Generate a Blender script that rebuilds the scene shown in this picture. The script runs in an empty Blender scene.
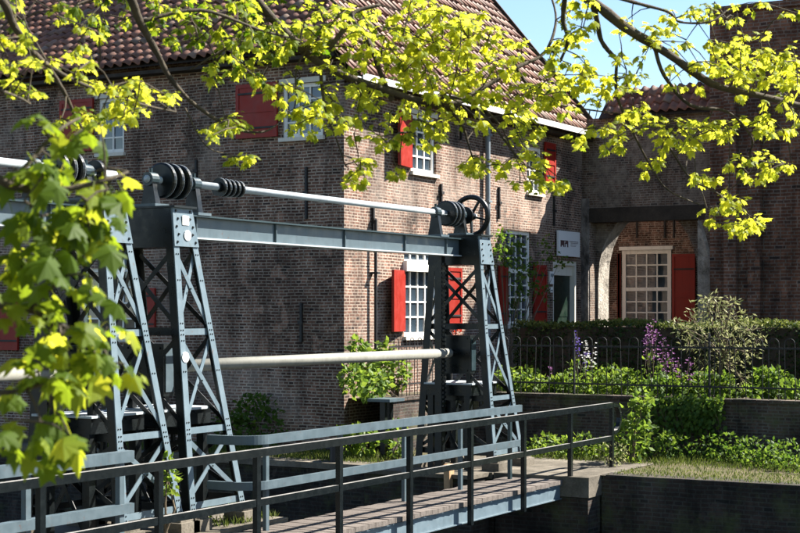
import bpy, math, random
from math import radians as RAD, sin, cos, tan, pi, sqrt, atan2
from mathutils import Vector, Matrix, Quaternion

random.seed(7)
scene = bpy.context.scene
COL = scene.collection

# ------------------------------------------------------------------ camera
ZC = 2.5                                   # eye height above the quay (z = 0)
FPX = 1560.0                               # focal length in photo pixels (800 wide)
HOR = 312.0                                # horizon row in the photo
FW = Vector((cos(RAD(30)), sin(RAD(30)), 0))
RT = Vector((sin(RAD(30)), -cos(RAD(30)), 0))
cam_d = bpy.data.cameras.new('camera')
cam = bpy.data.objects.new('camera', cam_d)
COL.objects.link(cam)
cam.location = (0, 0, ZC)
cam.rotation_euler = (RAD(90), 0, RAD(30 - 90))
cam_d.sensor_width = 36.0
cam_d.lens = 36.0 * FPX / 800.0
cam_d.shift_y = (HOR - 266.5) / 800.0
cam_d.clip_start = 0.1
cam_d.clip_end = 3000
cam_d.dof.use_dof = True
cam_d.dof.focus_distance = 23.0
cam_d.dof.aperture_fstop = 5.6
scene.camera = cam

# ------------------------------------------------------------------ sky, sun, exposure
SUN_AZ = Vector((0.785, -0.62, 0)).normalized()
SUN_EL = RAD(45)
S = Vector((SUN_AZ.x * cos(SUN_EL), SUN_AZ.y * cos(SUN_EL), sin(SUN_EL)))
world = bpy.data.worlds.new('World')
scene.world = world
world.use_nodes = True
wn = world.node_tree
bg = wn.nodes['Background']
sky = wn.nodes.new('ShaderNodeTexSky')
sky.sky_type = 'NISHITA'
sky.sun_disc = False
sky.sun_elevation = SUN_EL
sky.sun_rotation = atan2(SUN_AZ.x, SUN_AZ.y)
sky.air_density = 1.0
sky.dust_density = 0.2
sky.ozone_density = 3.5
wn.links.new(sky.outputs[0], bg.inputs[0])
bg.inputs[1].default_value = 0.05
sun_d = bpy.data.lights.new('sun', 'SUN')
sun_d.energy = 5.0
sun_d.angle = RAD(0.5)
sun_d.color = (1.0, 0.94, 0.85)
sun = bpy.data.objects.new('sun', sun_d)
COL.objects.link(sun)
sun.rotation_euler = S.to_track_quat('Z', 'Y').to_euler()
sun.location = (40, -20, 40)
vs = scene.view_settings
vs.view_transform = 'Standard'
vs.look = 'None'
vs.exposure = 2.1
vs.gamma = 1.0
vs.use_curve_mapping = False
scene.cycles.max_bounces = 6
scene.cycles.transparent_max_bounces = 8


# ------------------------------------------------------------------ geometry helpers
def at(px, py, d):
    """world point seen at photo pixel (px, py) at depth d"""
    r = (px - 400.0) / FPX * d
    p = FW * d + RT * r
    return Vector((p.x, p.y, ZC + (HOR - py) / FPX * d))


def on_x(px, py, x):
    k = (px - 400.0) / FPX
    d = x / (FW.x + RT.x * k)
    return at(px, py, d)


def on_y(px, py, y):
    k = (px - 400.0) / FPX
    d = y / (FW.y + RT.y * k)
    return at(px, py, d)


def on_z(px, py, z):
    d = (ZC - z) * FPX / (py - HOR)
    return at(px, py, d)


def root_loc(o):
    v = Vector((0, 0, 0))
    while o is not None:
        v += o.location
        o = o.parent
    return v


class MB:
    def __init__(self):
        self.v = []
        self.f = []
        self.var = None

    def add(self, verts, faces):
        n = len(self.v)
        self.v.extend([tuple(p) for p in verts])
        self.f.extend([tuple(i + n for i in f) for f in faces])

    def hexa(self, p):
        # p: 4 bottom points (ccw seen from above) then 4 top points
        self.add(p, [(3, 2, 1, 0), (4, 5, 6, 7), (0, 1, 5, 4), (1, 2, 6, 5), (2, 3, 7, 6), (3, 0, 4, 7)])

    def box(self, x0, x1, y0, y1, z0, z1):
        self.hexa([(x0, y0, z0), (x1, y0, z0), (x1, y1, z0), (x0, y1, z0),
                   (x0, y0, z1), (x1, y0, z1), (x1, y1, z1), (x0, y1, z1)])

    def bar(self, a, b, w, h, up=(0, 0, 1)):
        """rectangular bar from a to b; w across (side), h along up"""
        a = Vector(a); b = Vector(b); up = Vector(up)
        t = (b - a).normalized()
        s = t.cross(up).normalized()
        u = s.cross(t).normalized()
        s = s * (w / 2); u = u * (h / 2)
        self.add([a - s - u, a + s - u, a + s + u, a - s + u, b - s - u, b + s - u, b + s + u, b - s + u],
                 [(0, 1, 2, 3), (7, 6, 5, 4), (0, 4, 5, 1), (1, 5, 6, 2), (2, 6, 7, 3), (3, 7, 4, 0)])

    def tube(self, path, radii, n=8, cap=True):
        path = [Vector(p) for p in path]
        if not isinstance(radii, (list, tuple)):
            radii = [radii] * len(path)
        base = len(self.v)
        prev = None
        for i, p in enumerate(path):
            if i == 0: t = path[1] - path[0]
            elif i == len(path) - 1: t = path[-1] - path[-2]
            else: t = path[i + 1] - path[i - 1]
            t.normalize()
            if prev is None:
                ref = Vector((0, 0, 1)) if abs(t.z) < 0.9 else Vector((1, 0, 0))
                s = t.cross(ref).normalized()
            else:
                s = (prev - t * prev.dot(t)).normalized()
            prev = s
            u = s.cross(t)
            for k in range(n):
                a = 2 * pi * k / n
                self.v.append(tuple(p + (s * cos(a) + u * sin(a)) * radii[i]))
        for i in range(len(path) - 1):
            for k in range(n):
                a = base + i * n + k; b = base + i * n + (k + 1) % n
                self.f.append((a, b, b + n, a + n))
        if cap:
            self.f.append(tuple(base + k for k in reversed(range(n))))
            e = base + (len(path) - 1) * n
            self.f.append(tuple(e + k for k in range(n)))

    def cyl(self, a, b, r, n=12):
        self.tube([a, b], r, n)

    def sweep(self, path, z, w, h):
        """rectangular rail along a flat path of (x, y) points"""
        P_ = [Vector((p[0], p[1], 0)) for p in path]
        b0 = len(self.v)
        for i, p in enumerate(P_):
            t = (P_[min(i + 1, len(P_) - 1)] - P_[max(i - 1, 0)]).normalized()
            s_ = Vector((t.y, -t.x, 0)) * (w / 2)
            for q, zz in ((p - s_, z - h / 2), (p + s_, z - h / 2), (p + s_, z + h / 2), (p - s_, z + h / 2)):
                self.v.append((q.x, q.y, zz))
        for i in range(len(P_) - 1):
            a = b0 + 4 * i
            for k in range(4):
                self.f.append((a + k, a + (k + 1) % 4, a + 4 + (k + 1) % 4, a + 4 + k))
        e = b0 + 4 * (len(P_) - 1)
        self.f.append((b0 + 3, b0 + 2, b0 + 1, b0)); self.f.append((e, e + 1, e + 2, e + 3))

    def ring(self, c, R, r, n=28, m=8, sx=1.0):
        """torus about the world X axis"""
        base = len(self.v)
        for i in range(n):
            a = 2 * pi * i / n
            for k in range(m):
                b = 2 * pi * k / m
                rr = R + r * cos(b)
                self.v.append((c[0] + r * sx * sin(b), c[1] + rr * cos(a), c[2] + rr * sin(a)))
        for i in range(n):
            for k in range(m):
                self.f.append((base + i * m + k, base + ((i + 1) % n) * m + k,
                               base + ((i + 1) % n) * m + (k + 1) % m, base + i * m + (k + 1) % m))

    def build(self, name, mat, parent=None, smooth=False, uv=False, kind=None):
        off = root_loc(parent)
        me = bpy.data.meshes.new(name)
        me.from_pydata([(p[0] - off.x, p[1] - off.y, p[2] - off.z) for p in self.v], [], self.f)
        me.update()
        if mat:
            me.materials.append(mat)
        if smooth:
            me.polygons.foreach_set('use_smooth', [True] * len(me.polygons))
        if uv:
            uvl = me.uv_layers.new(name='UVMap')
            for p in me.polygons:
                n = p.normal
                for li in p.loop_indices:
                    c = self.v[me.loops[li].vertex_index]
                    if abs(n.z) < 0.8:
                        t = Vector((-n.y, n.x, 0)).normalized()
                        uvl.data[li].uv = (c[0] * t.x + c[1] * t.y, c[2])
                    else:
                        uvl.data[li].uv = (c[1], c[0])
        if self.var is not None:
            at_ = me.attributes.new('var', 'FLOAT', 'POINT')
            at_.data.foreach_set('value', self.var)
        o = bpy.data.objects.new(name, me)
        COL.objects.link(o)
        o.parent = parent
        if kind:
            o['kind'] = kind
        return o


def tag(o, label=None, cat=None, group=None, kind=None):
    if label: o['label'] = label
    if cat: o['category'] = cat
    if group: o['group'] = group
    if kind: o['kind'] = kind
    return o


def thing(name, label, cat, loc, group=None):
    o = bpy.data.objects.new(name, None)
    o.empty_display_size = 0.2
    COL.objects.link(o)
    o.location = loc
    return tag(o, label, cat, group)


def piece(name, me, parent, M):
    """an object that shares mesh data; M is its world matrix"""
    o = bpy.data.objects.new(name, me)
    COL.objects.link(o)
    o.parent = parent
    off = root_loc(parent)
    o.matrix_basis = Matrix.Translation(-off) @ M
    return o


def copy_tree(o, parent=None, dx=None):
    c = o.copy()
    COL.objects.link(c)
    c.parent = parent
    if dx is not None:
        c.location = o.location + Vector(dx)
    for ch in list(o.children):
        copy_tree(ch, c)
    return c


# ------------------------------------------------------------------ materials
def new_mat(name):
    m = bpy.data.materials.new(name)
    m.use_nodes = True
    nt = m.node_tree
    b = nt.nodes['Principled BSDF']
    return m, nt, b


def N(nt, t, **kw):
    n = nt.nodes.new(t)
    for k, v in kw.items():
        setattr(n, k, v)
    return n


def ramp(nt, fac, stops):
    r = N(nt, 'ShaderNodeValToRGB')
    els = r.color_ramp.elements
    while len(els) < len(stops):
        els.new(0.5)
    for e, (p, c) in zip(els, stops):
        e.position = p
        e.color = (c[0], c[1], c[2], 1) if not isinstance(c, (int, float)) else (c, c, c, 1)
    nt.links.new(fac, r.inputs[0])
    return r.outputs[0]


def mix(nt, fac, a, b, blend='MIX'):
    n = N(nt, 'ShaderNodeMix', data_type='RGBA', blend_type=blend)
    for sock, val in ((n.inputs[0], fac), (n.inputs[6], a), (n.inputs[7], b)):
        if hasattr(val, 'is_output'):
            nt.links.new(val, sock)
        elif isinstance(val, (int, float)):
            sock.default_value = val
        else:
            sock.default_value = (val[0], val[1], val[2], 1)
    return n.outputs[2]


def noise(nt, vec, scale, detail=4, rough=0.6):
    n = N(nt, 'ShaderNodeTexNoise')
    n.inputs['Scale'].default_value = scale
    n.inputs['Detail'].default_value = detail
    n.inputs['Roughness'].default_value = rough
    if vec is not None:
        nt.links.new(vec, n.inputs['Vector'])
    return n.outputs[0]


def bump(nt, b, height, strength=0.5, dist=0.01):
    n = N(nt, 'ShaderNodeBump')
    n.inputs['Strength'].default_value = strength
    n.inputs['Distance'].default_value = dist
    nt.links.new(height, n.inputs['Height'])
    nt.links.new(n.outputs[0], b.inputs['Normal'])


def paint(name, col, rough=0.4, spec=0.5, wear=None, metallic=0.0, var=0.25, scale=6.0, streak=True):
    m, nt, b = new_mat(name)
    tc = N(nt, 'ShaderNodeTexCoord')
    vec = tc.outputs['Object']
    n1 = noise(nt, vec, scale, 6, 0.65)
    c = mix(nt, n1, [x * (1 - var) for x in col], [min(1, x * (1 + var)) for x in col])
    if streak:
        mp = N(nt, 'ShaderNodeMapping')
        mp.inputs['Scale'].default_value = (14, 14, 0.9)
        nt.links.new(vec, mp.inputs[0])
        st = ramp(nt, noise(nt, mp.outputs[0], 1.0, 3), [(0.5, 0.0), (0.75, 1.0)])
        m2 = N(nt, 'ShaderNodeMath', operation='MULTIPLY')
        nt.links.new(st, m2.inputs[0]); m2.inputs[1].default_value = 0.35
        c = mix(nt, m2.outputs[0], c, [x * 0.55 for x in col])
    if wear:
        w = ramp(nt, noise(nt, vec, 17, 9, 0.75), [(0.60, 0.0), (0.68, 0.9)])
        c = mix(nt, w, c, wear)
    nt.links.new(c, b.inputs['Base Color'])
    rr = ramp(nt, n1, [(0.3, max(0, rough - 0.1)), (0.7, min(1, rough + 0.15))])
    nt.links.new(rr, b.inputs['Roughness'])
    b.inputs['Specular IOR Level'].default_value = spec
    b.inputs['Metallic'].default_value = metallic
    bump(nt, b, noise(nt, vec, 40, 3), 0.12, 0.004)
    return m


def brick_mat(name, c1, c2, c3, mortar, course=0.056, length=0.18, joint=0.011, stain=0.5, pale=0.0, plaster=None, moss=0.0):
    m, nt, b = new_mat(name)
    uv = N(nt, 'ShaderNodeUVMap')
    tc = N(nt, 'ShaderNodeTexCoord')
    ob = tc.outputs['Object']
    # wobble so the courses are not ruled lines
    nz = N(nt, 'ShaderNodeTexNoise'); nz.inputs['Scale'].default_value = 1.6; nz.inputs['Detail'].default_value = 5
    nt.links.new(ob, nz.inputs['Vector'])
    sub = N(nt, 'ShaderNodeVectorMath', operation='SUBTRACT'); sub.inputs[1].default_value = (0.5, 0.5, 0.5)
    nt.links.new(nz.outputs['Color'], sub.inputs[0])
    sc = N(nt, 'ShaderNodeVectorMath', operation='SCALE'); sc.inputs['Scale'].default_value = 0.045
    nt.links.new(sub.outputs[0], sc.inputs[0])
    ad = N(nt, 'ShaderNodeVectorMath', operation='ADD')
    nt.links.new(uv.outputs[0], ad.inputs[0]); nt.links.new(sc.outputs[0], ad.inputs[1])
    br = N(nt, 'ShaderNodeTexBrick')
    br.inputs['Scale'].default_value = 1.0
    br.inputs['Mortar Size'].default_value = joint
    br.inputs['Mortar Smooth'].default_value = 0.25
    br.inputs['Brick Width'].default_value = length
    br.inputs['Row Height'].default_value = course
    br.inputs['Color1'].default_value = (*c1, 1)
    br.inputs['Color2'].default_value = (*c2, 1)
    br.inputs['Mortar'].default_value = (*mortar, 1)
    br.offset = 0.5
    br.squash = 0.62; br.squash_frequency = 3
    nt.links.new(ad.outputs[0], br.inputs['Vector'])
    # second brick node (same layout, black / white) picks odd bricks of a third colour
    br2 = N(nt, 'ShaderNodeTexBrick')
    for k in ('Scale', 'Mortar Size', 'Mortar Smooth', 'Brick Width', 'Row Height'):
        br2.inputs[k].default_value = br.inputs[k].default_value
    br2.inputs['Color1'].default_value = (0, 0, 0, 1)
    br2.inputs['Color2'].default_value = (1, 1, 1, 1)
    br2.inputs['Mortar'].default_value = (0, 0, 0, 1)
    br2.inputs['Bias'].default_value = -0.25
    br2.squash = 0.62; br2.squash_frequency = 3
    nt.links.new(ad.outputs[0], br2.inputs['Vector'])
    pick = ramp(nt, br2.outputs['Color'], [(0.55, 0.0), (0.75, 1.0)])
    c = mix(nt, pick, br.outputs['Color'], c3)
    c = mix(nt, br.outputs['Fac'], c, mortar)
    # blotches
    bl = ramp(nt, noise(nt, ob, 0.75, 9, 0.72), [(0.38, 1.0 - stain), (0.5, 1.0 - stain * .45), (0.64, 1.08)])
    c = mix(nt, 1.0, c, bl, 'MULTIPLY')
    mpv = N(nt, 'ShaderNodeMapping'); mpv.inputs['Scale'].default_value = (2.2, 2.2, 0.22)
    nt.links.new(ob, mpv.inputs[0])
    run = ramp(nt, noise(nt, mpv.outputs[0], 1.0, 8, 0.7), [(0.38, 0.55), (0.5, 1.0), (0.66, 1.25)])   # rain and lime runs
    c = mix(nt, 1.0, c, run, 'MULTIPLY')
    rep = ramp(nt, noise(nt, ob, 2.6, 3, 0.5), [(0.60, 0.0), (0.63, 0.45)])                         # patched areas of other bricks
    c = mix(nt, rep, c, mix(nt, br.outputs['Fac'], [v * 1.25 for v in c2], mortar))
    fine = ramp(nt, noise(nt, ob, 14, 5, 0.7), [(0.3, 0.72), (0.7, 1.12)])
    c = mix(nt, 1.0, c, fine, 'MULTIPLY')
    if pale > 0:
        pf = ramp(nt, noise(nt, ob, 0.55, 6, 0.7), [(0.52, 0.0), (0.68, pale)])
        c = mix(nt, pf, c, (0.38, 0.31, 0.26))
    if plaster:
        pf = ramp(nt, noise(nt, ob, 0.9, 10, 0.75), [(plaster[0], 0.0), (plaster[0] + 0.07, plaster[1])])
        pc = ramp(nt, noise(nt, ob, 4.5, 8, 0.75), [(0.36, [v * .35 for v in plaster[2]]), (0.55, plaster[2]), (0.7, [v * 1.5 for v in plaster[2]])])
        c = mix(nt, pf, c, pc)
    if moss > 0:
        mf = ramp(nt, noise(nt, ob, 1.7, 6, 0.7), [(0.5, 0.0), (0.7, moss)])
        c = mix(nt, mf, c, (0.07, 0.085, 0.03))
    nt.links.new(c, b.inputs['Base Color'])
    b.inputs['Roughness'].default_value = 0.88
    b.inputs['Specular IOR Level'].default_value = 0.25
    inv = N(nt, 'ShaderNodeMath', operation='SUBTRACT'); inv.inputs[0].default_value = 1.0
    nt.links.new(br.outputs['Fac'], inv.inputs[1])
    add = N(nt, 'ShaderNodeMath', operation='MULTIPLY_ADD')
    nt.links.new(noise(nt, ob, 25, 5, 0.7), add.inputs[0]); add.inputs[1].default_value = 0.6
    nt.links.new(inv.outputs[0], add.inputs[2])
    bump(nt, b, add.outputs[0], 0.9, 0.012)
    return m


def rough_mat(name, stops, scale=3.0, rough=0.9, bstr=0.5, bdist=0.02, bscale=20, spec=0.3, stretch=None):
    m, nt, b = new_mat(name)
    tc = N(nt, 'ShaderNodeTexCoord')
    vec = tc.outputs['Object']
    if stretch:
        mp = N(nt, 'ShaderNodeMapping'); mp.inputs['Scale'].default_value = stretch
        nt.links.new(vec, mp.inputs[0]); vec = mp.outputs[0]
    n1 = noise(nt, vec, scale, 8, 0.68)
    c = ramp(nt, n1, stops)
    fine = ramp(nt, noise(nt, vec, bscale * 2, 4, 0.7), [(0.3, 0.75), (0.7, 1.15)])
    c = mix(nt, 1.0, c, fine, 'MULTIPLY')
    nt.links.new(c, b.inputs['Base Color'])
    b.inputs['Roughness'].default_value = rough
    b.inputs['Specular IOR Level'].default_value = spec
    bump(nt, b, noise(nt, vec, bscale, 6, 0.7), bstr, bdist)
    return m


def leaf_mat(name, dark, light, trans=0.5, tcol=None, rough=0.55):
    m, nt, b = new_mat(name)
    a = N(nt, 'ShaderNodeAttribute'); a.attribute_name = 'var'
    c = mix(nt, a.outputs['Fac'], dark, light)
    nt.links.new(c, b.inputs['Base Color'])
    b.inputs['Roughness'].default_value = rough
    b.inputs['Specular IOR Level'].default_value = 0.16
    tr = N(nt, 'ShaderNodeBsdfTranslucent')
    if tcol:
        c2 = mix(nt, a.outputs['Fac'], tcol[0], tcol[1])
        nt.links.new(c2, tr.inputs['Color'])
    else:
        nt.links.new(c, tr.inputs['Color'])
    ms = N(nt, 'ShaderNodeMixShader'); ms.inputs[0].default_value = trans
    nt.links.new(b.outputs[0], ms.inputs[1]); nt.links.new(tr.outputs[0], ms.inputs[2])
    nt.links.new(ms.outputs[0], nt.nodes['Material Output'].inputs['Surface'])
    return m


def glass_mat(name, tint=(0.02, 0.03, 0.04)):
    m, nt, b = new_mat(name)
    tc = N(nt, 'ShaderNodeTexCoord')
    n1 = noise(nt, tc.outputs['Object'], 1.3, 2)
    nt.links.new(ramp(nt, n1, [(0.35, tint), (0.65, [t * 2.2 for t in tint])]), b.inputs['Base Color'])
    b.inputs['Roughness'].default_value = 0.04
    b.inputs['Specular IOR Level'].default_value = 0.9
    bump(nt, b, noise(nt, tc.outputs['Object'], 2.5, 1), 0.10, 0.02)
    return m


M = {}
M['brick'] = brick_mat('house_brick', (0.088, 0.044, 0.031), (0.31, 0.165, 0.115), (0.040, 0.027, 0.025), (0.44, 0.355, 0.285), stain=0.68, pale=0.5)
M['brick_gate'] = brick_mat('gate_brick', (0.13, 0.080, 0.056), (0.21, 0.135, 0.095), (0.055, 0.042, 0.036), (0.28, 0.235, 0.19), stain=0.65,
                            plaster=(0.49, 0.65, (0.23, 0.195, 0.155)))
M['brick_tower'] = brick_mat('tower_brick', (0.12, 0.056, 0.034), (0.23, 0.112, 0.068), (0.045, 0.034, 0.030), (0.22, 0.185, 0.155), course=0.078, length=0.25,
                             joint=0.013, stain=0.7)
M['brick_garden'] = brick_mat('garden_wall_brick', (0.055, 0.038, 0.03), (0.11, 0.072, 0.058), (0.03, 0.03, 0.027), (0.11, 0.10, 0.085), stain=0.7, moss=0.75)
M['brick_quay'] = brick_mat('quay_brick', (0.04, 0.028, 0.023), (0.07, 0.05, 0.04), (0.02, 0.02, 0.018), (0.07, 0.065, 0.055), stain=0.7, moss=0.7, course=0.065, length=0.22)
M['plaster'] = rough_mat('old_plaster', [(0.32, (0.09, 0.08, 0.065)), (0.46, (0.28, 0.25, 0.21)), (0.62, (0.46, 0.42, 0.36))], 3.0, 0.9, 0.9, 0.05, 11)
M['plaster_grey'] = rough_mat('grey_plaster', [(0.34, (0.045, 0.038, 0.032)), (0.47, (0.15, 0.13, 0.115)), (0.62, (0.29, 0.26, 0.23))], 3.2, 0.9, 0.9, 0.05, 11, stretch=(1, 1, 0.55))
M['tile'] = None
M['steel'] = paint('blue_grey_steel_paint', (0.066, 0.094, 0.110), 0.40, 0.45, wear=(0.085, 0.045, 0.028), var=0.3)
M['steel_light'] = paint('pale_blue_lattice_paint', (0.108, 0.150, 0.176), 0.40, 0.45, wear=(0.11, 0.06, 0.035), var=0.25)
M['steel_dark_shaded'] = paint('dark_and_shaded_steel', (0.006, 0.008, 0.0085), 0.3, 0.32, var=0.3)  # near-black for dark parts; also puts shade into tower sides and backs
M['steel_mid'] = paint('dark_teal_paint', (0.020, 0.036, 0.042), 0.32, 0.4, var=0.25)
m, nt, b = new_mat('black_rail_paint')           # black gloss paint, paler and rougher on its upward faces
tc = N(nt, 'ShaderNodeTexCoord'); geo = N(nt, 'ShaderNodeNewGeometry')
sx_ = N(nt, 'ShaderNodeSeparateXYZ'); nt.links.new(geo.outputs['Normal'], sx_.inputs[0])
up_mask = ramp(nt, sx_.outputs[2], [(0.75, 0.0), (0.9, 1.0)])
up_col = ramp(nt, noise(nt, tc.outputs['Object'], 9, 6, 0.7), [(0.3, (0.10, 0.10, 0.095)), (0.7, (0.27, 0.26, 0.24))])
bcol = ramp(nt, noise(nt, tc.outputs['Object'], 12, 6, 0.7), [(0.4, (0.004, 0.006, 0.007)), (0.75, (0.010, 0.013, 0.014))])
nt.links.new(mix(nt, up_mask, bcol, up_col), b.inputs['Base Color'])
nt.links.new(ramp(nt, up_mask, [(0.0, 0.24), (1.0, 0.7)]), b.inputs['Roughness'])
b.inputs['Specular IOR Level'].default_value = 0.3
M['rail_dark'] = m
M['galv'] = paint('galvanised_pipe', (0.20, 0.198, 0.17), 0.6, 0.3, var=0.35, wear=(0.12, 0.10, 0.06))
M['shaft'] = paint('grey_shaft_paint', (0.36, 0.40, 0.42), 0.4, 0.5, var=0.2)
M['white'] = paint('white_window_paint', (0.78, 0.77, 0.73), 0.45, 0.4, var=0.06)
M['offwhite'] = paint('cream_board_paint', (0.60, 0.57, 0.50), 0.55, 0.3, var=0.1)
M['red'] = paint('red_shutter_paint', (0.24, 0.016, 0.009), 0.45, 0.3, var=0.2)
M['green'] = paint('dark_green_door_paint', (0.006, 0.018, 0.011), 0.35, 0.5, var=0.2)
M['zinc'] = paint('zinc_pipe', (0.16, 0.19, 0.21), 0.5, 0.4, var=0.2)
M['iron'] = paint('black_iron', (0.014, 0.014, 0.015), 0.55, 0.4, var=0.3, streak=False)
M['timber_dark'] = rough_mat('dark_timber', [(0.3, (0.018, 0.014, 0.010)), (0.7, (0.06, 0.045, 0.032))], 2.0, 0.8, 0.5, 0.02, 14, stretch=(8, 1, 1))
M['gate_wood'] = rough_mat('wet_gate_timber', [(0.3, (0.02, 0.015, 0.01)), (0.7, (0.075, 0.052, 0.03))], 1.5, 0.75, 0.5, 0.02, 14, stretch=(6, 6, 0.7))
M['pile'] = rough_mat('fresh_timber', [(0.3, (0.30, 0.18, 0.09)), (0.7, (0.46, 0.30, 0.17))], 2.0, 0.8, 0.4, 0.01, 14, stretch=(6, 6, 0.7))
M['plank'] = rough_mat('weathered_deck_plank', [(0.28, (0.045, 0.036, 0.030)), (0.5, (0.105, 0.088, 0.076)), (0.72, (0.19, 0.165, 0.145))], 2.0, 0.85, 0.6, 0.012, 18, stretch=(5, 0.6, 1))
M['concrete'] = rough_mat('quay_concrete', [(0.28, (0.030, 0.026, 0.018)), (0.48, (0.095, 0.082, 0.062)), (0.68, (0.18, 0.158, 0.125))], 1.3, 0.9, 0.5, 0.02, 16)
M['soil'] = rough_mat('garden_soil', [(0.3, (0.035, 0.028, 0.018)), (0.6, (0.09, 0.075, 0.04))], 1.6, 0.95, 0.8, 0.05, 7)
M['lawn'] = rough_mat('grassy_earth', [(0.3, (0.03, 0.034, 0.012)), (0.5, (0.07, 0.062, 0.025)), (0.7, (0.14, 0.11, 0.065))], 1.3, 0.95, 0.8, 0.05, 8)
M['bark'] = rough_mat('tree_bark', [(0.3, (0.030, 0.024, 0.017)), (0.65, (0.085, 0.068, 0.045))], 6.0, 0.9, 0.7, 0.02, 25)
M['twig'] = rough_mat('shrub_stem', [(0.3, (0.06, 0.045, 0.03)), (0.65, (0.16, 0.125, 0.08))], 6.0, 0.9, 0.5, 0.01, 25)
M['curtain'] = rough_mat('net_curtain', [(0.3, (0.35, 0.36, 0.36)), (0.7, (0.6, 0.6, 0.58))], 3.0, 0.9, 0.6, 0.03, 5, stretch=(6, 6, 0.3))
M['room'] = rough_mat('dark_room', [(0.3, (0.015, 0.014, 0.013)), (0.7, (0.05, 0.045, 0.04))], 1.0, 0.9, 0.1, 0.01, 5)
M['glass'] = glass_mat('window_glass')
M['sign_white'] = paint('sign_panel', (0.66, 0.66, 0.66), 0.4, 0.4, var=0.04, streak=False)
M['sign_dark'] = paint('sign_print', (0.07, 0.03, 0.03), 0.5, 0.3, var=0.1, streak=False)
M['mark_white'] = paint('white_marker', (0.85, 0.85, 0.83), 0.5, 0.3, var=0.04, streak=False)

m, nt, b = new_mat('clay_pantile')
at_ = N(nt, 'ShaderNodeAttribute'); at_.attribute_name = 'var'
oi = N(nt, 'ShaderNodeObjectInfo')
sm = N(nt, 'ShaderNodeMath', operation='ADD'); nt.links.new(at_.outputs['Fac'], sm.inputs[0]); nt.links.new(oi.outputs['Random'], sm.inputs[1])
fr = N(nt, 'ShaderNodeMath', operation='FRACT'); nt.links.new(sm.outputs[0], fr.inputs[0])
c = ramp(nt, fr.outputs[0], [(0.0, (0.12, 0.050, 0.032)), (0.4, (0.19, 0.080, 0.050)), (0.75, (0.24, 0.11, 0.072)), (1.0, (0.19, 0.135, 0.10))])
geo = N(nt, 'ShaderNodeNewGeometry')
dirt = ramp(nt, noise(nt, geo.outputs['Position'], 2.2, 7, 0.7), [(0.35, 0.5), (0.6, 1.15)])
c = mix(nt, 1.0, c, dirt, 'MULTIPLY')
nt.links.new(c, b.inputs['Base Color'])
b.inputs['Roughness'].default_value = 0.7
bump(nt, b, noise(nt, geo.outputs['Position'], 30, 4), 0.3, 0.01)
M['tile'] = m

m, nt, b = new_mat('canal_water')
tc = N(nt, 'ShaderNodeTexCoord')
b.inputs['Base Color'].default_value = (0.008, 0.012, 0.008, 1)
b.inputs['Roughness'].default_value = 0.05
b.inputs['Specular IOR Level'].default_value = 0.6
bump(nt, b, noise(nt, tc.outputs['Object'], 2.5, 3), 0.25, 0.05)
M['water'] = m

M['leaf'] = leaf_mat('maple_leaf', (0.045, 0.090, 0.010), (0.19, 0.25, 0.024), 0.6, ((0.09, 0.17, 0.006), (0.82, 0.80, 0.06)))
M['green_leaf'] = leaf_mat('shrub_leaf', (0.03, 0.07, 0.012), (0.12, 0.19, 0.03), 0.4, ((0.08, 0.17, 0.015), (0.30, 0.40, 0.05)))
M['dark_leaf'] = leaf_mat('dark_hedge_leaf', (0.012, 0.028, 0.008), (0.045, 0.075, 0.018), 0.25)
M['hedge_top'] = leaf_mat('pale_hedge_leaf', (0.06, 0.085, 0.015), (0.16, 0.18, 0.04), 0.4)
M['silver_leaf'] = leaf_mat('silvery_leaf', (0.12, 0.145, 0.045), (0.38, 0.38, 0.18), 0.4)
M['grass'] = leaf_mat('grass_blade', (0.035, 0.06, 0.010), (0.14, 0.17, 0.03), 0.4)
M['purple'] = leaf_mat('purple_petal', (0.12, 0.025, 0.13), (0.30, 0.10, 0.30), 0.3)
M['violet'] = leaf_mat('violet_petal', (0.06, 0.03, 0.28), (0.16, 0.09, 0.50), 0.35)
M['petal'] = leaf_mat('white_petal', (0.6, 0.6, 0.58), (0.85, 0.85, 0.82), 0.35)
M['bloom_red'] = leaf_mat('red_petal', (0.35, 0.03, 0.02), (0.5, 0.06, 0.03), 0.3)

# ------------------------------------------------------------------ key positions
HX, HY = 23.75, 14.87        # house corner: left wall plane x = HX, front plane y = HY
HX1 = 34.45                  # gate wall plane / right end of the front
QX = 21.78                   # canal quay edge
DK = -0.05                   # deck level
TZ = 0.95                    # garden terrace level
TX = 26.3                    # retaining wall plane
WZ = -1.55                   # water level

# ------------------------------------------------------------------ setting: ground, quay, water
def sheet(name, x0, x1, y0, y1, z, mat, nx=1, ny=1, amp=0.0):
    g = MB()
    for j in range(ny + 1):
        for i in range(nx + 1):
            zz = z
            if amp and 0 < i < nx and 0 < j < ny:
                zz += random.uniform(-amp, amp)
            g.v.append((x0 + (x1 - x0) * i / nx, y0 + (y1 - y0) * j / ny, zz))
    for j in range(ny):
        for i in range(nx):
            a = j * (nx + 1) + i
            g.f.append((a, a + 1, a + nx + 2, a + nx + 1))
    return tag(g.build(name, mat), kind='structure')


sheet('ground', 22.25, 900, -900, 900, -0.004, M['lawn'])
sheet('near_bank', -900, 3.5, -900, 900, 0.0, M['lawn'])
sheet('water', -900, 900, -900, 900, WZ, M['water'])

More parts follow.
